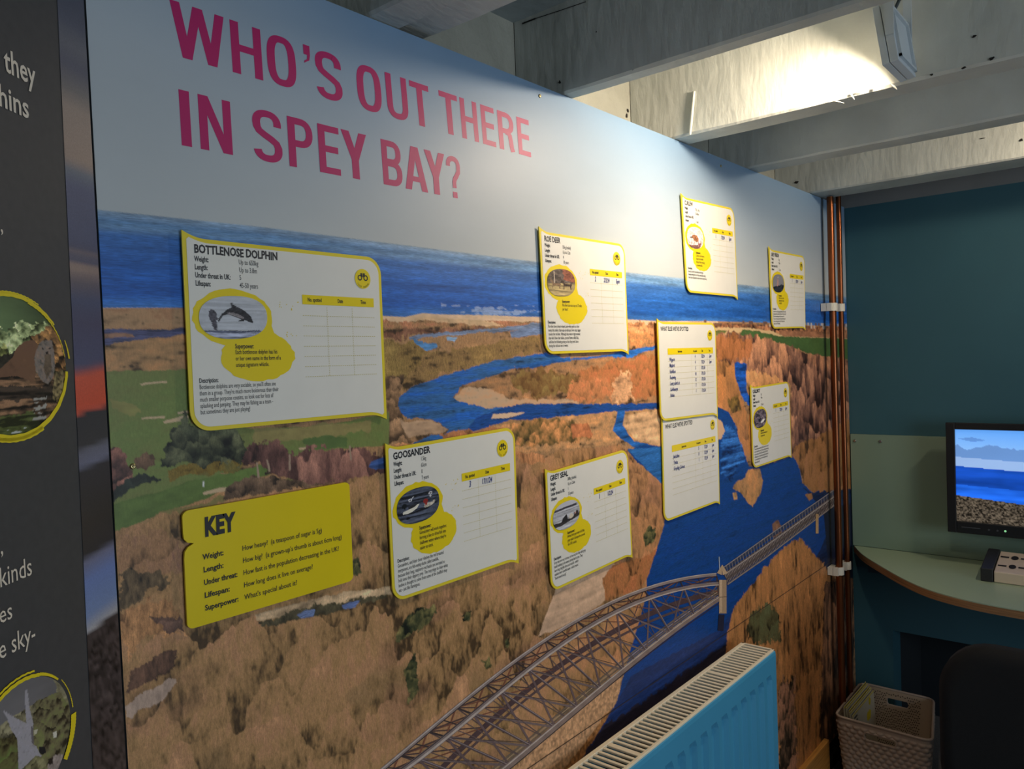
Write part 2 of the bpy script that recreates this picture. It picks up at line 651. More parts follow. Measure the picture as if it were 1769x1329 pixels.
def paint_mural(X, Z):
    P = Painter(X, Z, (190, 150, 108))

    # sky: pale at the horizon, blue towards the top, darkened there to deepen the beam shade
    zh = np.interp(X, [a[0] for a in w([(174, 363), (450, 392), (890, 448), (1085, 471), (1330, 497), (1463, 513)])],
                   [a[1] for a in w([(174, 363), (450, 392), (890, 448), (1085, 471), (1330, 497), (1463, 513)])])
    hh = np.clip((Z - zh) / 0.36, 0, 1.3)[:, None] * np.clip(0.35 + (X - 0.35) / 0.6, 0, 1)[:, None]
    sky = lin((184, 190, 192)) * (1 - hh) + lin((112, 146, 180)) * hh
    sky *= (1 + 0.10 * P.T['cloud'])[:, None]
    k = Z > zh
    P.C[k] = sky[k]
    # sea
    shore = w([(150, 532), (317, 532), (560, 541), (662, 546), (700, 548), (730, 541), (752, 543), (890, 547), (940, 548), (1085, 552), (1136, 555), (1233, 555), (1330, 558), (1400, 562), (1470, 565)])
    zs = np.interp(X, shore[:, 0], shore[:, 1])
    k = (Z <= zh) & (Z > zs)
    f = np.clip((zh - Z) / np.maximum(zh - zs, 1e-4), 0, 1)
    cs = np.zeros((len(X), 3))
    st = [(0, (140, 165, 190)), (0.10, (98, 140, 185)), (0.16, (110, 150, 192)), (0.24, (60, 112, 182)), (0.55, (38, 100, 184)), (0.85, (30, 92, 178)), (1.0, (60, 118, 190))]
    for c in range(3):
        cs[:, c] = np.interp(f, [s[0] for s in st], [lin(s[1])[c] for s in st])
    cs *= (1 + 0.75 * P.T['water'])[:, None]
    P.C[k] = cs[k]
    P.G[k] = 0.0
    P.R[k] = 0.75
    kk = k & (f > 0.80) & (P.T['water'] > 0.08) & (X > 0.86) & (X < 1.3)
    P.C[kk] = P.C[kk] * 0.6 + lin((205, 215, 225)) * 0.4
    # land under the shore
    kl = Z <= zs
    P.paint(kl, (196, 152, 108), 'heath', 0.85, 0.9, tint=(150, 112, 76))
    kk = kl & (zs - Z < 0.010 + 0.004 * P.jx) & (X < w([(1240, 560)])[0][0])
    P.paint(kk, (222, 188, 152), 'heath', 0.2)
    # pale beach to the left, with the tidal river
    P.fill(w([(150, 533), (330, 532), (330, 566), (150, 570)]), (214, 168, 122), 'heath', 0.8, 0.0, 0.3, tint=(150, 110, 78))
    P.fill(w([(150, 571), (330, 567), (330, 577), (262, 584), (150, 600)]), (82, 84, 122), 'water', 0.9, 0.004)
    P.fill(w([(150, 578), (230, 577), (234, 582), (150, 588)]), (166, 124, 100), 'heath', 0.6, 0.004)
    P.fill(w([(150, 601), (240, 588), (330, 579), (330, 640), (150, 644)]), (204, 158, 108), 'heath', 0.9, 0.006, 0.4, tint=(168, 122, 80))
    # heath right of the beach: darker bands, sand tongues
    for pts, c, t in (
            ([(655, 551), (720, 553), (790, 548), (930, 553), (930, 575), (800, 570), (655, 572)], (196, 150, 104), (150, 100, 72)),
            ([(655, 572), (735, 570), (840, 566), (830, 575), (700, 583), (655, 586)], (146, 98, 74), (120, 82, 62)),
            ([(655, 588), (720, 590), (745, 612), (740, 640), (680, 660), (655, 660)], (168, 134, 78), (120, 98, 54)),
            ([(740, 608), (900, 585), (935, 580), (935, 606), (860, 625), (770, 645), (680, 680), (660, 672), (700, 650)], (176, 138, 88), (122, 96, 56)),
            ([(1085, 555), (1136, 558), (1136, 580), (1085, 575)], (140, 88, 62), (188, 128, 84)),
            ([(1086, 575), (1136, 580), (1136, 596), (1086, 604)], (222, 160, 104), (186, 120, 72))):
        P.fill(w(pts), c, 'heath', 1.1, 0.018, 1.2, tint=t)
    P.fill(w([(700, 552), (745, 548), (830, 552), (870, 562), (840, 565), (770, 556)]), (226, 188, 146), 'heath', 0.3, 0.006)
    P.fill(w([(752, 543), (850, 545), (945, 549), (945, 556), (840, 554), (775, 550)]), (232, 198, 164), 'heath', 0.15, 0.002)
    # thin tidal streams
    P.fill(w([(705, 585), (735, 578), (850, 568), (935, 557), (935, 564), (860, 573), (740, 583), (715, 590)]), (128, 146, 178), 'water', 0.5, 0.006)
    P.fill(w([(712, 587), (733, 592), (752, 592), (755, 599), (738, 607), (732, 602), (715, 594)]), (84, 140, 196), 'water', 0.5, 0.006)
    P.fill(w([(770, 583), (790, 582), (785, 590), (772, 589)]), (140, 172, 205), 'water', 0.4, 0.003)
    P.fill(w([(880, 572), (940, 562), (940, 576), (885, 584)]), (120, 140, 178), 'water', 0.4, 0.005)
    # scrub around the two channels
    P.fill(w([(660, 655), (700, 648), (690, 690), (700, 730), (715, 765), (668, 768), (664, 700)]), (120, 92, 66), 'bush', 1.0, 0.01, 0.8, tint=(164, 126, 92))
    # main river, north channel and bend
    RIV = (34, 96, 172)
    P.fill(w([(905, 616), (860, 622), (770, 648), (712, 668), (690, 686), (688, 700), (692, 714), (706, 722), (742, 725), (776, 741), (770, 750), (744, 752), (708, 768),
              (760, 760), (800, 748), (826, 722), (890, 706), (900, 700), (850, 705), (810, 700), (783, 686), (800, 667), (850, 650), (890, 634), (980, 624), (1060, 616), (1062, 612), (985, 620), (940, 610)]),
           (66, 126, 192), 'water', 0.9, 0.006, 0.15, tint=(30, 84, 160))
    P.fill(w([(1052, 612), (1085, 605), (1140, 596), (1140, 603), (1110, 616), (1078, 625), (1062, 620)]), (44, 112, 196), 'water', 0.6, 0.004)
    P.fill(w([(896, 632), (985, 616), (985, 622), (905, 640), (880, 637)]), (40, 100, 176), 'water', 0.6, 0.004)
    P.fill(w([(824, 722), (880, 700), (944, 698), (1140, 697), (1140, 707), (1059, 711), (935, 724), (880, 726), (845, 738), (800, 748)]), (36, 94, 176), 'water', 0.9, 0.004, 0.15, tint=(22, 60, 128))
    # sand and scrub island
    P.fill(w([(783, 685), (800, 665), (890, 638), (1000, 626), (1090, 616), (1138, 600), (1140, 697), (1000, 697), (900, 699), (850, 705), (812, 701)]), (196, 148, 104), 'heath', 0.9, 0.008, 0.7, tint=(164, 116, 76))
    P.fill(w([(784, 686), (806, 667), (846, 672), (880, 690), (1000, 692), (1000, 697), (900, 699), (850, 705), (812, 701)]), (226, 188, 152), 'heath', 0.35, 0.008, tint=(204, 158, 120))
    for pts, c, t in (([(880, 650), (930, 636), (1010, 650), (1010, 672), (930, 690), (890, 672)], (154, 110, 62), (128, 104, 58)),
                      ([(1000, 640), (1085, 620), (1138, 612), (1138, 685), (1080, 690), (1010, 682)], (214, 142, 86), (176, 104, 64)),
                      ([(985, 660), (1050, 650), (1065, 690), (975, 695)], (222, 150, 96), (188, 116, 74))):
        P.fill(w(pts), c, 'bush', 0.9, 0.02, 0.7, tint=t)
    P.fill(w([(1060, 650), (1085, 640), (1095, 690), (1060, 690)]), (224, 168, 122), 'heath', 0.6, 0.03, 0.6)
    # pale tongue and creek
    P.fill(w([(852, 716), (900, 712), (908, 713), (880, 722), (848, 724)]), (232, 196, 162), None, 0, 0.003)
    # south bank: pale grass, scrub
    P.fill(w([(800, 752), (850, 738), (935, 724), (1060, 711), (1140, 707), (1140, 772), (1110, 765), (1060, 768), (960, 778), (880, 782), (800, 770)]), (214, 166, 116), 'heath', 0.8, 0.006, 0.7, tint=(186, 134, 88))
    P.fill(w([(760, 752), (800, 744), (845, 740), (880, 748), (870, 766), (780, 768)]), (206, 142, 96), 'bush', 0.9, 0.014, 0.8, tint=(168, 110, 72))
    P.fill(w([(880, 735), (930, 722), (990, 730), (1022, 750), (1020, 760), (960, 766), (885, 770)]), (140, 116, 66), 'bush', 1.0, 0.016, 0.8, tint=(190, 130, 80))
    P.fill(w([(985, 735), (1015, 728), (1025, 755), (990, 758)]), (206, 128, 82), 'bush', 0.7, 0.01, 0.6)
    P.fill(w([(690, 728), (742, 727), (774, 741), (765, 749), (742, 750), (705, 755)]), (206, 168, 134), 'heath', 0.3, 0.006)
    P.fill(w([(1075, 718), (1140, 708), (1140, 770), (1098, 760), (1080, 740)]), (222, 176, 130), 'heath', 0.5, 0.006, 0.4)
    P.fill(w([(1068, 709), (1080, 709), (1076, 734), (1086, 752), (1096, 763), (1118, 767), (1145, 775), (1145, 786), (1100, 776), (1072, 758), (1059, 744)]), (36, 96, 170), 'water', 0.7, 0.004)
    P.fill(w([(958, 790), (975, 782), (977, 790), (965, 795), (956, 795)]), (36, 80, 150), 'water', 0.5, 0.004)
    # golf links at left
    P.fill(w([(150, 642), (330, 639), (330, 730), (440, 740), (560, 735), (672, 712), (672, 770), (560, 778), (430, 800), (330, 840), (200, 920), (150, 930)]),
           (132, 140, 78), 'grass', 0.45, 0.004, 0.35, tint=(106, 122, 64))
    P.fill(w([(440, 740), (560, 734), (640, 725), (640, 745), (520, 760), (440, 768)]), (148, 136, 84), 'grass', 0.3, 0.01, 0.2)
    P.fill(w([(190, 690), (230, 698), (245, 712), (225, 718), (195, 706)]), (142, 138, 78), 'grass', 0.3, 0.008)
    P.fill(w([(520, 762), (560, 752), (600, 756), (600, 772), (530, 776)]), (90, 112, 60), 'grass', 0.3, 0.006)
    P.fill(w([(195, 872), (330, 832), (470, 800), (560, 785), (570, 792), (440, 826), (330, 870), (196, 918)]), (98, 120, 58), 'grass', 0.35, 0.004, 0.25)
    P.fill(w([(196, 918), (330, 872), (430, 842), (560, 808), (640, 800), (640, 830), (420, 860), (330, 885), (200, 930)]), (150, 134, 82), 'grass', 0.5, 0.012, 0.3, tint=(124, 120, 66))
    for pts in ([(241, 663), (288, 658), (290, 661), (246, 666)], [(244, 722), (285, 719), (284, 723), (246, 725)], [(280, 728), (312, 719), (326, 719), (324, 725), (284, 731)],
                [(305, 713), (326, 711), (326, 715), (307, 716)], [(350, 851), (378, 843), (402, 841), (396, 848), (352, 855)], [(515, 774), (534, 772), (532, 777), (517, 777)]):
        P.fill(w(pts), (206, 178, 142), None, 0, 0.003)
    P.fill(w([(350, 832), (353, 832), (353, 841), (350, 841)]), (225, 225, 220))
    # trees on the links
    P.fill(w([(150, 782), (215, 778), (224, 800), (226, 846), (150, 860)]), (122, 82, 74), 'bush', 1.2, 0.012, 0.9, tint=(150, 100, 84))
    P.fill(w([(234, 786), (250, 778), (266, 790), (268, 802), (250, 815), (232, 810)]), (112, 84, 64), 'bush', 1.0, 0.01, 0.8)
    P.fill(w([(196, 850), (222, 832), (235, 822), (258, 822), (280, 826), (252, 838), (225, 850), (200, 866)]), (44, 50, 42), 'bush', 1.0, 0.012, 0.5)
    P.fill(w([(292, 812), (320, 806), (395, 790), (428, 800), (415, 812), (330, 824), (296, 832)]), (160, 130, 50), 'bush', 1.1, 0.012, 0.8, tint=(96, 88, 44))
    P.fill(w([(277, 800), (288, 770), (300, 745), (312, 722), (318, 716), (330, 735), (352, 740), (400, 738), (420, 750), (428, 780), (430, 796), (415, 806), (390, 800), (350, 804), (320, 800), (296, 806)]),
           (46, 54, 40), 'bush', 1.6, 0.016, 0.9, tint=(80, 82, 58))
    P.fill(w([(420, 800), (432, 772), (455, 764), (476, 768), (490, 764), (500, 780), (530, 776), (560, 770), (590, 776), (640, 780), (668, 782), (668, 830), (600, 836), (520, 836), (470, 812)]),
           (124, 84, 78), 'wood', 1.2, 0.022, 0.9, tint=(154, 108, 92))
    P.fill(w([(390, 845), (420, 826), (470, 820), (500, 830), (560, 836), (600, 830), (600, 850), (420, 866), (390, 868)]), (112, 88, 68), 'bush', 1.2, 0.016, 0.9)
    for a, b in (((500, 785), (501, 812)), ((462, 795), (466, 815)), ((444, 800), (446, 826)), ((604, 770), (606, 795))):
        A, B = w([a, b])
        P.fill([(A[0] - .0012, A[1]), (A[0] + .0012, A[1]), (B[0] + .0014, B[1]), (B[0] - .0014, B[1])], (170, 146, 124), None, 0, 0.002)
    P.fill(w([(636, 808), (642, 798), (664, 788), (670, 808), (650, 812)]), (60, 90, 150), 'water', 0.6, 0.003)
    # reed beds
    reedbase = P.mask(w([(150, 925), (330, 880), (420, 858), (560, 838), (668, 815), (672, 770), (760, 765), (880, 784), (945, 790), (960, 780), (1062, 770), (1090, 780), (1100, 800), (1126, 822), (1145, 838),
                         (1148, 905), (1136, 946), (1118, 1000), (1116, 1030), (1090, 1160), (1050, 1240), (985, 1345), (150, 1345)]), 0.012)
    P.paint(reedbase, (204, 158, 104), 'reed', 0.95, 0.75, tint=(160, 118, 84))
    ft = np.clip((X - 1.0) / 0.5, 0, 1) * 0.75
    P.paint(reedbase & (X > 1.0), (220, 156, 104), 'reed', 0.8, 0.75, alpha=ft, tint=(186, 122, 78))
    kp = reedbase & (fbm(X * 11, Z * 14, 201, 3) > 0.10)
    P.paint(kp, (154, 112, 84), 'reed', 0.9, 0.75, alpha=np.clip((fbm(X * 11, Z * 14, 201, 3) - .10) * 5, 0, .6))
    kp = reedbase & (fbm(X * 12, Z * 13, 301, 3) > 0.14)
    P.paint(kp, (128, 104, 68), 'reed', 1.0, 0.75, alpha=np.clip((fbm(X * 12, Z * 13, 301, 3) - .14) * 5, 0, .55))
    P.fill(w([(668, 770), (760, 764), (880, 780), (940, 785), (940, 800), (900, 800), (880, 770), (800, 775)]), (190, 132, 88), 'reed', 1.1, 0.01, 0.8)
    P.fill(w([(195, 925), (250, 915), (318, 930), (318, 990), (260, 1000), (210, 985)]), (198, 148, 104), 'reed', 0.7, 0.03, 0.8, tint=(128, 92, 76))
    P.fill(w([(205, 990), (270, 985), (290, 1010), (245, 1040), (218, 1056), (206, 1040)]), (118, 96, 68), 'reed', 1.2, 0.02, 0.9)
    P.fill(w([(215, 1060), (300, 1030), (320, 1080), (330, 1092), (250, 1100), (215, 1140)]), (186, 134, 88), 'reed', 0.9, 0.02, 0.9)
    P.fill(w([(262, 1070), (318, 1062), (322, 1090), (290, 1092)]), (98, 72, 60), 'bush', 1.1, 0.016, 0.8)
    P.fill(w([(218, 1222), (250, 1198), (298, 1172), (308, 1176), (286, 1204), (246, 1226), (220, 1250)]), (206, 176, 156), 'reed', 0.4, 0.01, 0.4)
    P.fill(w([(220, 1165), (290, 1125), (305, 1120), (300, 1160), (240, 1190), (220, 1200)]), (112, 80, 62), 'reed', 1.1, 0.014, 0.8)
    # bank and pools under the key panel
    P.fill(w([(440, 1062), (520, 1040), (600, 1022), (680, 1012), (690, 1024), (600, 1040), (520, 1056), (440, 1078)]), (204, 172, 134), 'heath', 0.6, 0.008, 0.6)
    P.fill(w([(440, 1080), (470, 1072), (520, 1050), (590, 1040), (660, 1026), (668, 1032), (600, 1050), (540, 1068), (470, 1082)]), (84, 76, 54), 'bush', 1.1, 0.012, 0.8)
    P.fill(w([(512, 1063), (528, 1054), (545, 1053), (542, 1066), (520, 1070)]), (112, 128, 170), 'water', 0.5, 0.003)
    P.fill(w([(590, 1046), (606, 1040), (622, 1038), (614, 1050), (594, 1052)]), (104, 122, 172), 'water', 0.5, 0.003)
    for pts in ([(684, 1100), (700, 1072), (722, 1052), (752, 1046), (756, 1060), (735, 1080), (710, 1096), (690, 1112)], [(797, 1064), (810, 1055), (812, 1068), (800, 1074)],
                [(834, 1138), (848, 1130), (846, 1150), (836, 1154)], [(870, 1108), (880, 1100), (880, 1116), (871, 1118)], [(604, 980), (618, 960), (628, 990), (612, 1000)],
                [(1112, 925), (1122, 908), (1134, 912), (1130, 935), (1114, 948)], [(700, 1160), (718, 1130), (722, 1200), (706, 1220)]):
        P.fill(w(pts), (62, 74, 46), 'bush', 1.4, 0.014, 0.9, tint=(110, 100, 60))
    # pale track through the reeds
    P.fill(w([(962, 1012), (1000, 998), (1052, 968), (1066, 978), (1052, 1010), (1048, 1036), (1020, 1056), (975, 1082), (930, 1100), (945, 1060)]), (218, 180, 148), 'heath', 0.25, 0.006, 0.3)
    P.fill(w([(1040, 1000), (1062, 975), (1110, 965), (1136, 946), (1118, 1000), (1108, 1016), (1060, 1034), (1044, 1040)]), (206, 138, 84), 'reed', 1.0, 0.01, 0.9, tint=(160, 98, 60))
    # gravel on the near bank
    P.fill(w([(880, 1345), (930, 1280), (1080, 1160), (1092, 1160), (1060, 1225), (1020, 1290), (985, 1345)]), (206, 158, 116), 'fine', 0.5, 0.004, 0.6)
    P.fill(w([(960, 1345), (1010, 1285), (1045, 1235), (1062, 1222), (1030, 1290), (1000, 1345)]), (176, 120, 70), 'fine', 0.7, 0.006, 0.6)
    # forest, fields and village on the far side
    P.fill(w([(1232, 558), (1475, 566), (1475, 576), (1345, 576), (1233, 570)]), (128, 84, 62), 'bush', 1.2, 0.004, 0.8, tint=(168, 114, 78))
    P.fill(w([(1232, 566), (1290, 567), (1330, 571), (1350, 579), (1475, 582), (1475, 586), (1350, 584), (1310, 572), (1260, 576), (1235, 580)]), (222, 186, 136), None, 0, 0.006)
    P.fill(w([(1345, 572), (1475, 574), (1475, 585), (1352, 581)]), (168, 116, 84), 'heath', 0.4, 0.004)
    P.fill(w([(1234, 571), (1256, 571), (1250, 578), (1234, 580)]), (110, 116, 60), 'grass', 0.3, 0.004)
    P.fill(w([(1283, 570), (1312, 573), (1345, 581), (1420, 584), (1475, 586), (1475, 622), (1400, 612), (1360, 596), (1300, 582), (1278, 578)]), (74, 104, 54), 'grass', 0.3, 0.006, 0.1)
    k = P.mask(w([(1160, 551), (1475, 560), (1475, 571), (1160, 557)]), 0.0)
    hv = _hash(np.floor(X * 70), np.floor(Z * 90), 5)
    P.paint(k & (hv > 0.60) & (X > 1.9 + 0.3 * hv), (212, 202, 192), alpha=0.8)
    P.paint(k & (hv > 0.86), (110, 84, 76))
    P.fill(w([(1232, 580), (1260, 574), (1320, 584), (1362, 598), (1400, 612), (1475, 622), (1475, 860), (1440, 850), (1420, 842), (1380, 800), (1366, 790), (1366, 660), (1300, 662), (1270, 640), (1236, 640)]),
           (116, 80, 70), 'wood', 1.5, 0.02, 1.0, tint=(176, 122, 88))
    P.fill(w([(1234, 582), (1275, 580), (1300, 592), (1296, 620), (1240, 622)]), (206, 132, 76), 'wood', 1.2, 0.03, 0.9, tint=(168, 104, 64))
    P.fill(w([(1236, 622), (1272, 628), (1272, 660), (1290, 715), (1300, 735), (1300, 770), (1290, 800), (1270, 735), (1240, 706)]), (216, 150, 90), 'wood', 1.0, 0.03, 0.9, tint=(182, 118, 66))
    P.fill(w([(1256, 690), (1275, 685), (1282, 712), (1262, 712)]), (124, 96, 44), 'bush', 1.2, 0.02, 0.9)
    P.fill(w([(1288, 640), (1320, 645), (1350, 655), (1366, 668), (1360, 662), (1300, 668), (1290, 660)]), (224, 160, 104), 'wood', 0.8, 0.02, 0.8)
    P.fill(w([(1268, 626), (1290, 628), (1289, 670), (1296, 690), (1298, 708), (1286, 692), (1278, 676), (1271, 655)]), (26, 84, 176), 'water', 0.9, 0.01, 0.2)
    # the big river
    P.fill(w([(1084, 778), (1115, 768), (1145, 772), (1240, 703), (1258, 712), (1270, 732), (1278, 762), (1286, 785), (1293, 806), (1320, 804), (1368, 788), (1380, 802), (1386, 834), (1402, 850),
              (1440, 846), (1475, 840), (1475, 985), (1400, 985), (1262, 1062), (1240, 1090), (1100, 1170), (1062, 1222), (1116, 1030), (1118, 1000), (1136, 946), (1148, 905), (1145, 838), (1126, 820), (1098, 796)]),
           (22, 76, 150), 'water', 0.45, 0.006, 0.2, tint=(16, 62, 132))
    P.fill(w([(1084, 776), (1145, 772), (1145, 838), (1126, 820)]), (46, 108, 178), 'water', 0.4, 0.004)
    P.fill(w([(1246, 735), (1272, 738), (1288, 790), (1262, 830), (1246, 820)]), (22, 70, 144), 'water', 1.0, 0.03, 0.5, tint=(48, 106, 180))
    P.fill(w([(1385, 840), (1402, 852), (1475, 840), (1475, 985), (1400, 985), (1440, 900)]), (22, 42, 80), 'water', 0.5, 0.006)
    P.fill(w([(1262, 1062), (1240, 1090), (1090, 1168), (1050, 1240), (985, 1345), (1250, 1345), (1290, 1110), (1300, 1060)]), (36, 58, 112), 'water', 0.35, 0.006, 0.2)
    P.fill(w([(1160, 1180), (1240, 1120), (1270, 1105), (1265, 1160), (1180, 1210), (1080, 1290), (1030, 1345), (985, 1345), (1040, 1260)]), (50, 44, 58), 'water', 0.4, 0.02)
    # sandbar and banks in the river
    P.fill(w([(1266, 843), (1272, 832), (1286, 826), (1292, 812), (1312, 808), (1318, 830), (1315, 850), (1300, 876), (1291, 868), (1280, 852)]), (216, 162, 104), 'reed', 0.9, 0.008, 0.8, tint=(186, 128, 76))
    P.fill(w([(1265, 852), (1272, 850), (1274, 862), (1268, 864)]), (206, 156, 104), 'reed', 0.7, 0.004, 0.6)
    P.fill(w([(1238, 722), (1248, 730), (1252, 745), (1246, 758), (1238, 760)]), (222, 178, 140), None, 0, 0.006)
    P.fill(w([(1368, 788), (1376, 760), (1400, 720), (1475, 700), (1475, 845), (1440, 848), (1404, 850), (1388, 834), (1381, 806)]), (196, 136, 80), 'wood', 1.2, 0.024, 1.0, tint=(142, 96, 62))
    P.fill(w([(1366, 600), (1420, 640), (1475, 650), (1475, 720), (1400, 760), (1372, 770)]), (118, 82, 72), 'wood', 1.5, 0.02, 1.0, tint=(156, 110, 84))
    P.fill(w([(1334, 905), (1344, 898), (1352, 915), (1350, 922), (1336, 930)]), (150, 108, 84), 'wood', 0.8, 0.01, 0.8)
    P.fill(w([(1391, 855), (1402, 852), (1404, 862), (1398, 866)]), (186, 128, 80), 'wood', 0.8, 0.006, 0.6)
    # reed bank below the far bridge
    P.fill(w([(1264, 1060), (1280, 1030), (1300, 1010), (1330, 970), (1362, 940), (1384, 930), (1400, 950), (1420, 972), (1440, 1000), (1475, 1010), (1475, 1345), (1250, 1345), (1252, 1150), (1256, 1100)]),
           (206, 142, 84), 'reedv', 1.3, 0.02, 1.0, tint=(164, 108, 62))
    P.fill(w([(1296, 1062), (1330, 1040), (1345, 1060), (1350, 1110), (1300, 1110), (1290, 1090)]), (118, 106, 66), 'reed', 1.3, 0.04, 1.0, tint=(80, 80, 50))
    P.fill(w([(1346, 1180), (1372, 1165), (1378, 1345), (1346, 1345)]), (96, 80, 60), 'reed', 1.6, 0.05, 1.0, tint=(140, 96, 72))
    P.fill(w([(1424, 1010), (1475, 990), (1475, 1345), (1415, 1345), (1420, 1100)]), (84, 64, 52), 'reedv', 1.5, 0.04, 1.0, tint=(126, 88, 62))
    P.fill(w([(1422, 880), (1475, 870), (1475, 1000), (1432, 990)]), (24, 32, 56), None, 0, 0.006)
    P.C = np.clip(P.C, 0.004, 0.9)
    return P.C, P.G, P.R


dxc = np.tile(np.gradient(colx), (NR, 1)).ravel()
dzr = np.abs(np.gradient(Zg, axis=0)).ravel()
dzr[-2 * NC:] = 0
acc = None
for ox, oz in ((-.34, -.30), (.30, .0), (-.02, .34)):
    r3 = paint_mural(X + ox * dxc, Z + oz * dzr)
    acc = r3 if acc is None else tuple(p + q for p, q in zip(acc, r3))
MC, MG, MR = (p / 3 for p in acc)

# the iron viaduct: strips of ink just proud of the sheet, part of the same print
ev, ef, ec, eg = [], [], [], []
_lay = [0]


def strip(pts, wpx, col, wpx1=None):
    pts = [np.array(p, float) for p in pts]
    n = len(pts)
    _lay[0] += 1
    off = 0.0004 + 0.000002 * _lay[0]
    b = len(ev)
    for i, p in enumerate(pts):
        t = pts[min(i + 1, n - 1)] - pts[max(i - 1, 0)]
        t /= np.hypot(*t)
        nn = np.array([-t[1], t[0]])
        ww = wpx if wpx1 is None else wpx + (wpx1 - wpx) * i / (n - 1)
        for s in (-1, 1):
            q = onY(p + nn * (s * ww / 2), WALL_Y)
            ev.append([q[0], WALL_Y - off, q[2]])
            ec.append(lin(col) * (1 + 0.12 * math.sin(i * 2.1 + _lay[0])))
            eg.append(0.8)
    for i in range(n - 1):
        ef.append([b + 2 * i, b + 2 * i + 1, b + 2 * i + 3, b + 2 * i + 2])


def interp(pts, t):
    pts = np.array(pts, float)
    d = np.r_[0, np.cumsum(np.hypot(*np.diff(pts, axis=0).T))]
    d /= d[-1]
    return np.stack([np.interp(t, d, pts[:, 0]), np.interp(t, d, pts[:, 1])], -1)


TOPF = [(640, 1346), (662, 1329), (708, 1291), (779, 1230), (880, 1148), (964, 1092), (1038, 1051), (1102, 1023), (1173, 1000), (1237, 994)]
TOPN = [(672, 1346), (700, 1329), (766, 1273), (833, 1225), (880, 1180), (967, 1115), (1043, 1069), (1107, 1038), (1183, 1016), (1241, 1008)]
BOTN = [(800, 1386), (880, 1329), (931, 1273), (1013, 1212), (1079, 1158), (1135, 1110), (1211, 1059), (1242, 1034)]
BOTF = [(760, 1330), (800, 1290), (888, 1214), (972, 1143), (1050, 1098), (1102, 1069), (1135, 1056), (1190, 1038), (1240, 1022)]


def smooth(pts, deg):
    a = np.array(pts, float)
    cf = np.polyfit(a[:, 0], a[:, 1], deg)
    x = np.linspace(a[0, 0], a[-1, 0], 40)
    return [tuple(q) for q in np.stack([x, np.polyval(cf, x)], -1)]


TOPF, TOPN, BOTN, BOTF = smooth(TOPF, 4), smooth(TOPN, 4), smooth(BOTN, 3), smooth(BOTF, 3)
tN = np.linspace(0, 1, 60)
GIRD, DARKI, RUST, PALE = (150, 134, 130), (66, 54, 54), (132, 84, 64), (196, 180, 170)
strip(interp(BOTF, tN), 9, (84, 64, 66))
strip(interp([(p[0] + 3, p[1] + 12) for p in BOTF], tN), 4, (96, 76, 76))
NPAN = 11
# deck planking between far and near lower chords
for j in range(5):
    a = interp(BOTN, tN)
    off = np.array([2, -3 - 4.2 * j])
    strip(a + off, 1.6 if j % 2 else 2.6, (170, 150, 124) if j % 2 else (120, 104, 88))
for i in range(NPAN + 1):
    t0, t1 = i / NPAN, min((i + 1) / NPAN, 1)
    a, b = interp(TOPN, [t0])[0], interp(BOTN, [t0])[0]
    c, d = interp(TOPN, [t1])[0], interp(BOTN, [t1])[0]
    e, g = interp(TOPF, [t0])[0], interp(BOTF, [t0])[0]
    e1, g1 = interp(TOPF, [t1])[0], interp(BOTF, [t1])[0]
    s = 1.0 - 0.5 * t0
    strip([e, g], 2.4 * s, (88, 68, 66))
    if i < NPAN:
        strip([e, g1], 2.2 * s, RUST)
        strip([g, e1], 2.2 * s, (96, 76, 74))
        strip([e, c], 3.0 * s, (92, 70, 64))
        strip([a, e1], 3.0 * s, RUST)
        mid = (a + c) / 2
        strip([(e + e1) / 2, mid], 2.4 * s, DARKI)
        strip([a, d], 4.2 * s, (122, 104, 102))
        strip([b, c], 4.2 * s, (112, 92, 92))
        strip([a + (2.5, 2), (d + (2.5, -6))], 1.2 * s, DARKI)
        strip([(a * 2 + c) / 3, (b + d) / 2], 1.8 * s, (104, 86, 84))
        strip([(a + c * 2) / 3, (b + d) / 2], 1.8 * s, (104, 86, 84))
    strip([a, b], 5.0 * s, (94, 78, 80))
    strip([a + (1.5, 0), b + (1.5, 0)], 1.6 * s, (150, 134, 134))
    strip([a, e], 4.0 * s, DARKI)
strip(interp(TOPF, tN), 8, GIRD, 4)
strip(interp(TOPF, tN) + [0.4, -2.4], 2, PALE, 1.2)
strip(interp(TOPF, tN) + [0.6, 3.4], 1.6, DARKI, 1.0)
strip(interp(TOPN, tN), 11, (138, 122, 118), 5)
strip(interp(TOPN, tN) + [0.4, 2.6], 4, PALE, 1.6)
strip(interp(TOPN, tN) + [0, -4.6], 1.6, DARKI, 1.0)
strip(interp(BOTN, tN), 13, (142, 122, 114), 6)
strip(interp(BOTN, tN) + [0.3, -4.0], 2.4, PALE, 1.4)
strip(interp(BOTN, tN) + [0.6, 6.4], 1.6, DARKI, 1.2)
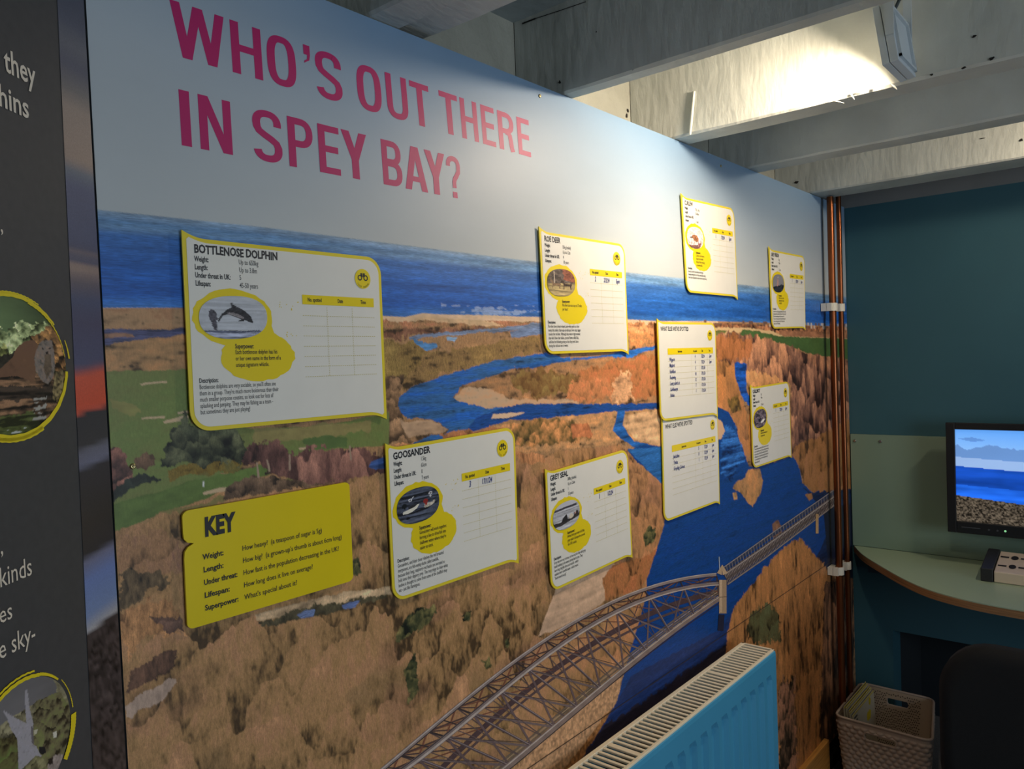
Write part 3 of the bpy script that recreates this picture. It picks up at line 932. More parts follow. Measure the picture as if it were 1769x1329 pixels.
# far lattice spans
UP = [(1250, 980), (1319, 931), (1434, 851), (1446, 843)]
MD = [(1252, 992), (1319, 946), (1438, 860), (1446, 853)]
LO = [(1256, 1010), (1319, 966), (1442, 872), (1448, 866)]
strip(interp([(a[0], a[1] + 5) for a in MD], tN), 14, (96, 82, 80))
strip(interp([(a[0], a[1] + 4) for a in UP], tN), 6, (60, 66, 90))
for i in range(84):
    t0, t1 = i / 84, (i + 1) / 84
    u0, m0, l0 = interp(UP, [t0])[0], interp(MD, [t0])[0], interp(LO, [t0])[0]
    u1, m1, l1 = interp(UP, [t1])[0], interp(MD, [t1])[0], interp(LO, [t1])[0]
    strip([m0, l1], 0.8, (168, 152, 144))
    strip([l0, m1], 0.8, (70, 60, 62))
    if i % 2 == 0:
        strip([u0, m0], 0.7, (150, 140, 140))
for ln, wd_, c in ((UP, 1.7, (150, 140, 140)), (MD, 2.0, (170, 156, 150)), (LO, 2.4, (150, 134, 126))):
    strip(interp(ln, tN), wd_, c)
# piers
strip([(1248, 1002), (1248, 1060)], 13, (172, 144, 116))
strip([(1244.5, 1002), (1244.5, 1058)], 4, (206, 176, 144))
strip([(1242, 1032), (1255, 1031)], 1.2, (110, 90, 74))
strip([(1242, 992), (1247, 980), (1252, 992)], 9, (196, 166, 134))
strip([(1241.5, 962), (1242.5, 984)], 1.2, (190, 196, 206))
strip([(1411, 888), (1411, 922)], 5, (196, 156, 112))
strip([(1246, 1062), (1244, 1090)], 10, (40, 40, 60))
# seams between the printed boards
sx = onY((1422, 450), WALL_Y)[0]
for (a, b) in (((sx - .0007, MUR_TOP), (sx + .0007, MUR_BOT)), ((MUR_X0, EYE - 0.7275), (MUR_X1, EYE - 0.7290))):
    bq = len(ev)
    for q in ((a[0], a[1]), (b[0], a[1]), (b[0], b[1]), (a[0], b[1])):
        ev.append([q[0], WALL_Y - 0.0014, q[1]])
        ec.append(lin((70, 60, 54)))
        eg.append(0)
    ef.append([bq, bq + 1, bq + 2, bq + 3])
# edges of the sheet (thickness)
for qd in (((MUR_X0, WALL_Y, MUR_BOT), (MUR_X0, WALL_Y + .014, MUR_BOT), (MUR_X0, WALL_Y + .014, MUR_TOP), (MUR_X0, WALL_Y, MUR_TOP)),
           ((MUR_X0, WALL_Y, MUR_TOP), (MUR_X0, WALL_Y + .014, MUR_TOP), (MUR_X1, WALL_Y + .014, MUR_TOP), (MUR_X1, WALL_Y, MUR_TOP)),
           ((MUR_X0, WALL_Y + .014, MUR_BOT), (MUR_X1, WALL_Y + .014, MUR_BOT), (MUR_X1, WALL_Y + .014, MUR_TOP), (MUR_X0, WALL_Y + .014, MUR_TOP))):
    bq = len(ev)
    for q in qd:
        ev.append(list(q))
        ec.append(lin((120, 130, 138)))
        eg.append(0)
    ef.append([bq, bq + 1, bq + 2, bq + 3])

V = np.stack([X, np.full(len(X), WALL_Y), Z], -1)
me = grid_mesh('mural_panel', V, NR, NC, ev, ef)
set_ink(me, np.concatenate([MC, np.array(ec)]), np.concatenate([MG, np.array(eg) * .4]), np.concatenate([MR, np.zeros(len(ec))]))
me.materials.append(print_mat('mural_print', 0.46, (620, 620, 190)))
mural = bpy.data.objects.new('mural_panel', me)
COL.objects.link(mural)
tag(mural, 'wall-wide printed photograph of a river mouth, iron viaduct and blue sea', 'mural')

# screws holding the boards
for px in ((932, 166), (1245, 287), (229, 806)):
    c = onY(px, WALL_Y)
    m = MB()
    ring = [(0.0034, 0.0), (0.0030, -0.0016), (0.0014, -0.0022), (0.0010, -0.0014)]
    vs, fs, n = [], [], 14
    for (r_, dy) in ring:
        for k in range(n):
            a = 2 * math.pi * k / n
            vs.append((c[0] + r_ * math.cos(a), WALL_Y + dy - 0.0002, c[2] + r_ * math.sin(a)))
    for i in range(len(ring) - 1):
        for k in range(n):
            l = (k + 1) % n
            fs.append((i * n + k, i * n + l, (i + 1) * n + l, (i + 1) * n + k))
    fs.append(tuple((len(ring) - 1) * n + k for k in range(n)))
    m.add(vs, fs, 0, True)
    m.build('fixing_screw', mat('brass_screw', (180, 165, 120), 0.3, 0.9), mural)


# ------------------------------------------------------------------ big title letters
def arc(cx, cy, rx, ry, a0, a1, n=14, e=2.5):
    out = []
    for i in range(n + 1):
        a = math.radians(a0 + (a1 - a0) * i / n)
        c, s = math.cos(a), math.sin(a)
        out.append((cx + rx * math.copysign(abs(c) ** (2 / e), c), cy + ry * math.copysign(abs(s) ** (2 / e), s)))
    return out


def brush(path, tx, ty, closed=False):
    """quads following a centre line with an elliptic brush (tx wide, ty high)"""
    n = len(path)
    L, R_ = [], []
    for i in range(n):
        if closed:
            a, b = path[i - 1], path[(i + 1) % n]
        else:
            a, b = path[max(i - 1, 0)], path[min(i + 1, n - 1)]
        dx, dy = b[0] - a[0], b[1] - a[1]
        # normal measured in the brush's own metric
        nx, ny = -dy / ty, dx / tx
        l = math.hypot(nx, ny) or 1
        nx, ny = nx / l * tx / 2, ny / l * ty / 2
        L.append((path[i][0] + nx, path[i][1] + ny))
        R_.append((path[i][0] - nx, path[i][1] - ny))
    out = []
    for i in range(n if closed else n - 1):
        j = (i + 1) % n
        out.append([L[i], L[j], R_[j], R_[i]])
    return out


def rc(x0, y0, x1, y1):
    return [(x0, y0), (x1, y0), (x1, y1), (x0, y1)]


def dg(xt, xb, t, y0=0, y1=1):
    return [(xb, y0), (xb + t, y0), (xt + t, y1), (xt, y1)]


def glyph(ch):
    tx, ty = 0.27, 0.135
    if ch == 'H':
        return [rc(0, 0, tx, 1), rc(1 - tx, 0, 1, 1), rc(tx, .44, 1 - tx, .44 + ty)]
    if ch == 'I':
        return [rc(0, 0, 1, 1)]
    if ch == 'T':
        return [rc(0, 1 - ty, 1, 1), rc(.5 - .15, 0, .5 + .15, 1 - ty)]
    if ch == 'E':
        return [rc(0, 0, .32, 1), rc(.32, 0, 1, ty), rc(.32, 1 - ty, 1, 1), rc(.32, .445, .93, .445 + ty)]
    if ch == 'N':
        return [rc(0, 0, .26, 1), rc(.74, 0, 1, 1), dg(.02, .70, .28)]
    if ch == 'W':
        return [dg(0, .18, .175), dg(.41, .19, .165), dg(.425, .645, .165), dg(.825, .645, .175)]
    if ch == 'Y':
        return [[(.36, .40), (.64, .40), (.31, 1), (0, 1)], [(.36, .40), (.64, .40), (1, 1), (.69, 1)], rc(.36, 0, .64, .42)]
    if ch == 'A':
        return [[(0, 0), (.27, 0), (.60, 1), (.34, 1)], [(.73, 0), (1, 0), (.66, 1), (.40, 1)], rc(.22, .20, .78, .32)]
    if ch == 'O':
        return brush(arc(.5, .5, .5 - tx / 2, .5 - ty / 2, 0, 360, 44, 2.9)[:-1], tx, ty, True)
    if ch == 'U':
        p = [(tx / 2, 1), (tx / 2, .38)] + arc(.5, .32, .5 - tx / 2, .32 - ty / 2, 180, 360, 18, 2.6)[1:-1] + [(1 - tx / 2, .38), (1 - tx / 2, 1)]
        return brush(p, tx, ty)
    if ch == 'S':
        p = arc(.5, .745, .365, .19, -8, 180, 18, 2.4) + [(.15, .66), (.22, .585), (.40, .52), (.62, .455), (.80, .385), (.865, .30)]
        p += arc(.5, .255, .365, .19, 0, -172, 18, 2.4)[1:]
        return brush(p, tx, ty * .98)
    if ch in 'PR':
        g = [rc(0, 0, .29, 1)]
        b = .415 if ch == 'P' else .44
        cy = (1 + b) / 2
        p = [(.25, 1 - ty / 2), (.5, 1 - ty / 2)] + arc(.5, cy, .365, (1 - b) / 2 - ty / 2, 90, -90, 14, 2.3)[1:-1] + [(.5, b + ty / 2), (.25, b + ty / 2)]
        g += brush(p, tx, ty)
        if ch == 'R':
            p = [(.45, .49), (.62, .47), (.72, .42), (.76, .30), (.80, .10), (.86, 0.0)]
            g += brush(p, tx, ty)
        return g
    if ch == 'B':
        g = [rc(0, 0, .28, 1)]
        for b, t, rx in ((.46, 1, .34), (0, .56, .365)):
            cy = (t + b) / 2
            p = [(.25, t - ty / 2), (.5, t - ty / 2)] + arc(.5, cy, rx, (t - b) / 2 - ty / 2, 90, -90, 12, 2.4)[1:-1] + [(.5, b + ty / 2), (.25, b + ty / 2)]
            g += brush(p, tx, ty)
        return g
    if ch == '?':
        p = arc(.5, .775, .36, .165, 188, -10, 18, 2.3) + [(.84, .64), (.70, .54), (.56, .46), (.50, .38), (.50, .24)]
        return brush(p, .27, .125) + [rc(.34, 0, .66, .145)]
    if ch == "'":
        return [rc(0.15, .80, 1, 1), [(.62, .80), (1, .80), (.86, .70), (.15, .62), (.20, .67), (.55, .71)]]
    return []


def pline(pts):
    a, b = pts
    return lambda x: a[1] + (b[1] - a[1]) * (x - a[0]) / (b[0] - a[0])


LN = [
    (pline(((292, -2), (912, 208))), pline(((317, 100), (916, 271.7))), ([300, 500, 720, 900], [.062, .072, .094, .078]),
     [('W', 292, 386), ('H', 396, 449), ('O', 458, 508), ("'", 521, 534), ('S', 542, 587), ('O', 613, 655), ('U', 664, 700.5), ('T', 706, 739),
      ('T', 757, 788.5), ('H', 793, 822), ('E', 829, 852), ('R', 858, 885), ('E', 891.5, 912.7)]),
    (pline(((308, 154), (797, 274))), pline(((314, 251), (801, 345))), ([310, 500, 660, 790], [.062, .06, .075, .08]),
     [('I', 308, 326), ('N', 341, 397), ('S', 434, 484), ('P', 495, 538), ('E', 547.5, 584), ('Y', 588, 632), ('B', 657, 691), ('A', 695, 734), ('Y', 731.6, 767), ('?', 769, 793)]),
]
words = []
WORDS = {'W': (292,), 'O': (613,), 'T': (757,), 'I': (308,), 'S': (434,), 'B': (657,)}
for ft_, fb_, lean, ls in LN:
    for ch, xa, xb in ls:
        if ch in WORDS and xa in WORDS[ch]:
            m = MB()
            words.append(m)
        lm = np.interp((xa + xb) / 2, *lean)
        TL = onY((xa, ft_(xa)), WALL_Y)
        TR = onY((xb, ft_(xb)), WALL_Y)
        ba, bb = xa + lm * (fb_(xa) - ft_(xa)), xb + lm * (fb_(xb) - ft_(xb))
        BL = onY((ba, fb_(ba)), WALL_Y)
        BR = onY((bb, fb_(bb)), WALL_Y)
        for poly in glyph(ch):
            vs = []
            for (a, b) in poly:
                q = (BL * (1 - a) + BR * a) * (1 - b) + (TL * (1 - a) + TR * a) * b
                vs.append((q[0], WALL_Y - 0.0002 - 0.000004 * (len(m.f) % 60), q[2]))
            m.add(vs, [tuple(range(len(vs)))])
for m in words:
    m.build('title_word', mat('magenta_ink', (178, 34, 100), 0.46, spec=0.4), mural)

# ------------------------------------------------------------------ small print
_txt = {}


def glyphs(body, bold=0.0):
    key = (body, bold)
    if key in _txt:
        return _txt[key]
    c = bpy.data.curves.new('ink', 'FONT')
    c.body = body
    c.resolution_u = 2
    c.offset = bold
    o = bpy.data.objects.new('ink', c)
    COL.objects.link(o)
    dgr = bpy.context.evaluated_depsgraph_get()
    e = o.evaluated_get(dgr)
    me = e.to_mesh()
    vs = np.array([v.co[:2] for v in me.vertices]) if len(me.vertices) else np.zeros((0, 2))
    fs = [tuple(p.vertices) for p in me.polygons]
    e.to_mesh_clear()
    bpy.data.objects.remove(o)
    bpy.data.curves.remove(c)
    _txt[key] = (vs, fs)
    return vs, fs


def hom(src, dst):
    A, b = [], []
    for (x, y), (X_, Y_) in zip(src, dst):
        A.append([x, y, 1, 0, 0, 0, -X_ * x, -X_ * y])
        b.append(X_)
        A.append([0, 0, 0, x, y, 1, -Y_ * x, -Y_ * y])
        b.append(Y_)
    return np.append(np.linalg.solve(np.array(A), np.array(b)), 1).reshape(3, 3)


class Sheet:
    """a flat printed thing: (u right, v down) in 0..1 -> place in the room"""

    def __init__(self, quad_px, depth):
        P4 = wallxz(quad_px, WALL_Y - depth)
        self.H = hom([(0, 0), (1, 0), (1, 1), (0, 1)], P4)
        self.y = WALL_Y - depth
        self.wm = np.hypot(*(P4[1] - P4[0]))
        self.hm = np.hypot(*(P4[3] - P4[0]))
        self.c = P4.mean(0)

    def at(self, uv, lift=0.0):
        w_ = self.H @ np.array([uv[0], uv[1], 1.0])
        return (w_[0] / w_[2], self.y - lift, w_[1] / w_[2])

    def text(self, m, body, u, v, cap, width=None, cond=0.78, bold=0.0, lift=0.0006, slant=0.0, jitter=0.0, align='l', mi=0, turn=0.0):
        vs, fs = glyphs(body, bold)
        if len(vs) == 0:
            return
        sy = cap / 0.682
        wd_ = vs[:, 0].max()
        sx = width / wd_ if width else sy * self.hm / self.wm * cond
        if align == 'c':
            u = u - sx * wd_ / 2
        if align == 'r':
            u = u - sx * wd_
        out = []
        for (x, y) in vs:
            yy = y + (jitter * math.sin(x * 3.1 + len(body)) if jitter else 0)
            out.append(self.at((u + (x + slant * y) * sx, v - yy * sy - turn * x * sx), lift))
        m.add(out, fs, mi)


M_white = mat('card_white', (224, 222, 214), 0.36, noise=0.015, nscale=30)
M_yel = mat('card_yellow', (226, 205, 52), 0.36)
M_yel2 = mat('ink_yellow', (228, 204, 20), 0.38)
M_ink = mat('ink_black', (30, 30, 36), 0.5)
M_ink2 = mat('ink_grey', (62, 62, 64), 0.5)
M_pen = mat('pen_blue', (44, 58, 128), 0.5)
M_rule = mat('ink_pale_rule', (196, 186, 112), 0.5)
M_photo = print_mat('card_photo', 0.4, (900, 900, 900))


def card_outline(inset=0.0):
    """the house shape of every card: spur up at the top left, spur down at the bottom right"""
    i, j = inset, inset * 1.25
    pts = []
    pts += [(i, -0.036 + 2.1 * j)]
    for t in np.linspace(0.1, 1, 8):
        pts.append((i + 0.10 * t, j - 0.036 * (1 - t) ** 2 * (1 - i * 10 if i else 1)))
    r = 0.085 - i
    for a in np.linspace(90, 0, 9):
        pts.append((1 - i - r + r * math.cos(math.radians(a)), j + r * 1.3 - r * 1.3 * math.sin(math.radians(a))))
    pts += [(1 - i, 1.036 - 2.1 * j)]
    for t in np.linspace(0.1, 1, 8):
        pts.append((1 - i - 0.10 * t, 1 - j + 0.036 * (1 - t) ** 2 * (1 - i * 10 if i else 1)))
    for a in np.linspace(270, 180, 9):
        pts.append((i + r + r * math.cos(math.radians(a)), 1 - j - r * 1.3 - r * 1.3 * math.sin(math.radians(a))))
    return pts


def ragged(cu, cv, ru, rv, n, seed, amp=0.06):
    rr = random.Random(seed)
    return [(cu + ru * (1 + amp * (rr.random() - .5) * 2) * math.cos(2 * math.pi * k / n), cv + rv * (1 + amp * (rr.random() - .5) * 2) * math.sin(2 * math.pi * k / n)) for k in range(n)]


def photo_patch(sheet, cu, cv, ru, rv, paint, name, parent, lift=0.0011, rings=40, segs=96, e=2.4, skew=0.0, ps_=13.0):
    us, vs = [0.0], [0.0]
    fs = []
    for i in range(1, rings + 1):
        for k in range(segs):
            a = 2 * math.pi * k / segs
            c, s = math.cos(a), math.sin(a)
            q = i / rings
            us.append(q * math.copysign(abs(c) ** (2 / e), c))
            vs.append(q * math.copysign(abs(s) ** (2 / e), s) + skew * us[-1])
    us, vs = np.array(us), np.array(vs)
    V = [sheet.at((cu + ru * a, cv + rv * b), lift) for a, b in zip(us, vs)]
    for k in range(segs):
        fs.append((0, 1 + k, 1 + (k + 1) % segs))
    for i in range(rings - 1):
        for k in range(segs):
            a = 1 + i * segs + k
            b = 1 + i * segs + (k + 1) % segs
            fs.append((a, a + segs, b + segs, b))
    me = bpy.data.meshes.new(name)
    me.from_pydata(V, [], fs)
    p = Painter(us, vs, (128, 128, 128), ps_)
    paint(p)
    set_ink(me, p.C, p.G)
    me.materials.append(M_photo)
    me.update()
    o = bpy.data.objects.new(name, me)
    COL.objects.link(o)
    o.parent = parent
    o.matrix_parent_inverse = pinv(parent)
    return o


# --- what the little photographs show (unit disc, v down)
def pic_dolphin(p):
    p.paint(np.ones(len(p.X), bool), (186, 190, 198), 'water', 0.25)
    p.paint(p.Z > 0.62, (150, 156, 176), 'water', 1.2)
    p.fill([(-.9, .66), (-.5, .62), (.2, .66), (.75, .56), (.75, .62), (.2, .74), (-.4, .72), (-.9, .72)], (92, 98, 120), 'water', 1.0, 0.05)
    p.fill([(-.60, -.35), (-.70, -.30), (-.74, -.08), (-.70, .18), (-.58, .58), (-.50, .62), (-.54, .2), (-.46, .1), (-.52, -.22)], (84, 82, 92), 'fine', 0.8, 0.06)
    body = [(-.48, .18), (-.44, .04), (-.34, -.18), (-.20, -.36), (-.08, -.46), (-.10, -.72), (.06, -.52), (.22, -.42), (.38, -.24), (.50, -.06), (.54, .10), (.56, .26), (.46, .22), (.30, .10), (.26, .18), (.10, .18), (.20, .08), (.0, -.04), (-.18, -.14), (-.34, -.06), (-.42, .14), (-.44, .24)]
    p.fill(body, (50, 50, 56), 'fine', 0.6)
    p.fill([(-.22, -.20), (-.05, -.24), (.16, -.14), (.30, .0), (.26, .06), (.05, -.04), (-.15, -.14)], (138, 132, 134), 'fine', 0.4)


def pic_goosander(p):
    p.paint(np.ones(len(p.X), bool), (70, 76, 92), 'water', 1.6)
    p.fill([(-.95, .30), (-.2, .32), (.6, .2), (.9, .0), (.9, .08), (.4, .34), (-.2, .42), (-.95, .40)], (26, 26, 34))
    p.fill([(-.76, .34), (-.70, .18), (-.5, .16), (-.36, .10), (-.1, -.06), (.04, -.06), (-.08, .16), (-.3, .30), (-.5, .36)], (224, 220, 206))
    p.fill([(-.50, .02), (-.30, -.08), (.0, -.1), (-.2, .06), (-.44, .14)], (40, 40, 44))
    p.fill(arc(-.66, -.10, .13, .15, 0, 360, 16, 2), (18, 22, 26))
    p.fill([(.24, .16), (.30, .02), (.5, .0), (.78, -.06), (.72, .12), (.5, .22), (.3, .24)], (206, 196, 180), 'fine', 0.5)
    p.fill(arc(.34, -.14, .12, .14, 0, 360, 16, 2), (140, 44, 40))
    p.fill([(.28, -.05), (.40, -.05), (.42, .10), (.32, .12)], (150, 50, 44))
    for (cx, cy) in ((-.38, -.38), (.58, -.54)):
        r = np.hypot((p.X - cx), (p.Z - cy) * 1.0)
        p.paint((r < .085) & (r > .05), (226, 226, 230))
    p.fill([(-.33, -.44), (-.24, -.56), (-.22, -.54), (-.30, -.42)], (226, 226, 230))
    p.fill([(.565, -.46), (.595, -.46), (.595, -.30), (.565, -.30)], (226, 226, 230))
    p.fill([(.52, -.39), (.64, -.39), (.64, -.36), (.52, -.36)], (226, 226, 230))
    p.fill(arc(-.52, .62, .10, .08, 0, 360, 12, 2), (16, 16, 20))


def quadruped(p, x, y, s, col, flip=1):
    q = [(-.30, -.06), (.18, -.08), (.26, -.26), (.40, -.34), (.42, -.24), (.32, -.16), (.28, .06), (.30, .34), (.25, .34), (.22, .10), (-.18, .10), (-.22, .34), (-.27, .34), (-.28, .08), (-.34, .02)]
    p.fill([(x + flip * a * s, y + b * s) for a, b in q], col, 'fine', 0.5)


def pic_deer(p):
    p.paint(np.ones(len(p.X), bool), (96, 84, 78), 'bush', 1.2)
    p.fill([(.1, -1), (1, -1), (1, -.1), (.2, -.2)], (142, 84, 66), 'bush', 1.0, 0.2)
    p.fill([(-1, .1), (1, .0), (1, 1), (-1, 1)], (164, 146, 104), 'water', 0.8, 0.1)
    p.fill([(-.52, -.8), (-.46, -.8), (-.46, .1), (-.54, .1)], (180, 166, 150))
    quadruped(p, -.38, .12, 1.0, (128, 102, 80), -1)
    quadruped(p, .42, .14, 1.0, (66, 50, 46), -1)


def pic_seal(p):
    p.paint(np.ones(len(p.X), bool), (176, 178, 186), 'water', 0.6)
    p.paint(p.Z < -.62, (188, 190, 200))
    p.fill([(-1, -.55), (-.2, -.62), (.8, -.66), (.8, -.5), (-.2, -.5), (-1, -.42)], (66, 64, 72), 'fine', 0.5, 0.06)
    p.fill([(-1, .36), (-.5, .40), (.2, .30), (1, .10), (1, .34), (.3, .52), (-.4, .66), (-.9, .7)], (58, 54, 56), 'fine', 0.8, 0.06)
    p.fill([(-.40, .42), (-.30, .16), (-.12, .02), (-.02, -.06), (.04, .06), (.06, .30), (-.1, .44)], (44, 42, 44))
    p.fill([(.18, .34), (.22, .10), (.32, -.04), (.44, .06), (.52, .28), (.34, .36)], (206, 196, 180))
    p.fill([(.52, .26), (.56, .02), (.70, -.02), (.82, -.14), (.90, .0), (.88, .22)], (60, 50, 50))
    p.fill([(.60, .02), (.68, -.04), (.70, .1), (.62, .16)], (196, 150, 140))


def pic_curlew(p):
    p.paint(np.ones(len(p.X), bool), (226, 208, 206), 'bush', 0.6)
    p.fill([(-.9, .72), (.6, .62), (.4, 1), (-.6, 1)], (120, 82, 76), 'fine', 0.8, 0.1)
    for a in (-.5, -.2, .35, .6):
        p.fill([(a, .1), (a + .06, .1), (a + .02, .8), (a - .06, .8)], (168, 132, 130), None, 0, 0.1)
    p.fill([(-.48, .02), (-.36, -.2), (-.14, -.28), (.20, -.24), (.38, .0), (.34, .28), (.1, .38), (-.14, .26), (-.24, .08)], (160, 106, 72), 'bush', 1.0, 0.05)
    p.fill([(-.48, -.06), (-.34, -.12), (-.34, .06), (-.9, .02)], (66, 50, 46))
    p.fill([(.3, .5), (.7, .4), (.7, .6), (.4, .66)], (132, 84, 92), 'fine', 0.6)


def pic_heron(p):
    p.paint(np.ones(len(p.X), bool), (128, 128, 136))
    p.fill([(-1, .45), (-.3, .25), (.2, .2), (.6, .05), (1, .15), (1, 1), (-1, 1)], (40, 44, 54), 'bush', 1.2, 0.1)
    p.fill([(-.30, .30), (-.24, .0), (-.14, -.5), (-.05, -.55), (.04, -.3), (-.02, .2), (-.1, .32)], (176, 136, 130))
    p.fill([(-.12, -.7), (-.02, -.78), (.06, -.72), (-.04, -.6)], (206, 200, 196))


def pic_guillemot(p):
    p.paint(np.ones(len(p.X), bool), (104, 92, 100), 'bush', 2.0)
    p.fill([(.0, .42), (.3, .20), (.62, .10), (.7, .24), (.46, .46), (.1, .52)], (232, 230, 226))
    p.fill([(-.36, .1), (-.05, .0), (.05, .3), (-.2, .42)], (36, 32, 38))


VROW = (0.117, 0.159, 0.201, 0.243)
LABELS = ('Weight:', 'Length:', 'Under threat in UK:', 'Lifespan:')


def badge(s, t, cu=0.883, cv=0.143, ru=0.047, rv=0.062):
    m = MB()
    m.add([s.at((cu + ru * math.cos(a), cv + rv * math.sin(a)), 0.0009) for a in np.linspace(0, 2 * math.pi, 33)[:-1]], [tuple(range(32))], 0)
    root = m.build('season_badge', M_yel2, t)
    m = MB()
    for sgn in (-1, 1):
        cx, cy = cu + sgn * ru * 0.37, cv - rv * 0.10
        n = 20
        vs, fs = [], []
        for k in range(n):
            a = 2 * math.pi * k / n
            for q in (0.28, 0.17):
                vs.append(s.at((cx + ru * q * math.cos(a), cy + rv * q * 1.05 * math.sin(a)), 0.0012))
        for k in range(n):
            l = (k + 1) % n
            fs.append((2 * k, 2 * l, 2 * l + 1, 2 * k + 1))
        m.add(vs, fs)
        poly = [(cx - ru * .12 * sgn, cy - rv * .22), (cx - ru * .06 * sgn, cy - rv * .46), (cx - ru * .32 * sgn, cy - rv * .48), (cx - ru * .36 * sgn, cy - rv * .05), (cx - ru * .26 * sgn, cy - rv * .10)]
        m.add([s.at(q, 0.0012) for q in poly], [tuple(range(5))])
    m.build('binocular_icon', M_ink, root)
    m = MB()
    word = 'YEAR ROUND'
    for i, ch in enumerate(word):
        if ch == ' ':
            continue
        a = math.radians(150 - 120 * (i + .5) / len(word))
        vs, fs = glyphs(ch, 0.01)
        if not len(vs):
            continue
        w_ = vs[:, 0].max()
        sc = 0.24
        ca, sa = math.cos(a), math.sin(a)
        out = []
        for (x, y) in vs:
            xx, yy = (x - w_ / 2) * 0.72 * sc, (y) * sc
            r_ = 0.90 - yy
            # letters stand on the rim, feet outwards
            px = r_ * ca + xx * sa
            py = r_ * sa - xx * ca
            out.append(s.at((cu + ru * px, cv + rv * py), 0.0012))
        m.add(out, fs)
    m.build('badge_text', M_ink, root)


def rulings(s, m, cols, rows, u0, u1, v0, v1, t=0.0032, dash=34):
    for v in rows:
        for k in range(dash):
            a = u0 + (u1 - u0) * k / dash
            b = a + (u1 - u0) / dash * 0.6
            m.add([s.at(q, 0.0006) for q in ((a, v), (b, v), (b, v + t), (a, v + t))], [(0, 1, 2, 3)])
    for c in cols:
        nd = 30
        for k in range(nd):
            a = v0 + (v1 - v0) * k / nd
            b = a + (v1 - v0) / nd * 0.55
            m.add([s.at(q, 0.0006) for q in ((c, a), (c + t * .7, a), (c + t * .7, b), (c, b))], [(0, 1, 2, 3)])


def card_body(s, name, label, thick=0.0022):
    g = 'wildlife fact cards on the mural' if name == 'fact_card' else 'sighting lists on the mural'
    c = s.at((.5, .5))
    t = thing(name, (c[0], c[1], c[2]), label, 'card', g)
    m = MB()
    out = card_outline(0.0)
    m.prism(out, lambda q: s.at(q, 0.0), lambda q: s.at(q, -thick))
    o = m.build('backing_card', M_yel, t)
    recalc(o)
    o['label'] = 'yellow edged backing'
    m = MB()
    ins = card_outline(0.017)
    m.add([s.at(q, 0.0003) for q in ins], [tuple(range(len(ins)))])
    m.build('white_face', M_white, t)
    return t


def fact_card(quad, title, tw, values, superpower, descr, pic, pen, label, depth=0.006, plush=(0.205, 0.405, 0.152, 0.115), skew=-0.06):
    s = Sheet(quad, depth)
    t = card_body(s, 'fact_card', label)
    cu, cv, ru, rv = plush
    # yellow splash behind photo and superpower
    m = MB()
    p1 = ragged(cu, cv, ru + .028, rv + .036, 46, len(title), .035)
    p2 = ragged(0.313, 0.615, 0.172, 0.138, 46, len(title) + 9, .04)
    p3 = [(cu - .04, cv + rv), (cu + ru + .01, cv), (.40, .53), (.22, .66)]
    for i, pp in enumerate((p1, p2, p3)):
        m.add([s.at(q, 0.0005 + 0.00004 * i) for q in pp], [tuple(range(len(pp)))])
    rr = random.Random(len(title))
    for k in range(16):
        a, b = (cu + ru + .04 + .12 * rr.random(), cv - rv + .07 * rr.random()) if k < 10 else (.44 + .07 * rr.random(), .47 + .05 * rr.random())
        z = .003 + .002 * rr.random()
        m.add([s.at(q, 0.0005) for q in ((a, b), (a + z, b - z * .5), (a + z * 1.2, b + z), (a + z * .3, b + z * 1.2))], [(0, 1, 2, 3)])
    m.build('yellow_splash', M_yel2, t)
    photo_patch(s, cu, cv, ru, rv, pic, 'photo', t, skew=skew)
    badge(s, t)
    m = MB()
    m.add([s.at(q, 0.0007) for q in ((.538, .262), (.945, .262), (.945, .318), (.538, .318))], [(0, 1, 2, 3)])
    hd = m.build('table_header', M_yel2, t)
    m = MB()
    rulings(s, m, (.668, .811), np.linspace(.382, .739, 7), .538, .95, .33, .745)
    m.build('table_rules', M_rule, t)
    m = MB()
    for tx, u in (('No. spotted', .603), ('Date', .745), ('Time', .880)):
        m = MB()
        s.text(m, tx, u, .300, .022, cond=.62, bold=0.02, lift=.001, align='c')
        m.build('column_heading', M_ink, hd)
    m = MB()
    rj = random.Random(len(title) * 3)
    s.text(m, title, .046, .075, .042, width=tw, bold=0.032, slant=0.02, jitter=0.025)
    m.build('heading', M_ink, t)
    m = MB()
    for i, (lb, vl) in enumerate(zip(LABELS, values)):
        m = MB()
        s.text(m, lb, .046, VROW[i] + .002, .0265, cond=.62, bold=0.024)
        m.build('statistic_name', M_ink, t)
        m = MB()
        s.text(m, vl, .237, VROW[i], .0265, cond=.60, bold=.004)
        m.build('statistic_value', M_ink2, t)
    m = MB()
    s.text(m, 'Superpower:', .203, .571, .0235, cond=.62, bold=0.02, lift=.001)
    for i, l in enumerate(superpower):
        s.text(m, l, .203, .602 + .0345 * i, .0235, cond=.585, lift=.001, bold=.004)
    m.build('superpower_text', M_ink, t)
    m = MB()
    s.text(m, 'Description:', .042, .748, .0235, cond=.62, bold=0.02)
    for i, l in enumerate(descr):
        s.text(m, l, .042, .781 + .0325 * i, .0235, cond=.565, mi=1, bold=.004)
    m.build('description_text', [M_ink, M_ink2], t)
    for u, tx, cp in zip((.60, .74, .885), pen, (.042, .038, .038)):
        if tx:
            m = MB()
            s.text(m, tx, u, .370, cp, cond=.66, slant=.18, jitter=.03, lift=.0009, align='c', bold=.014)
            m.build('handwritten_entry', M_pen, t)
    return t


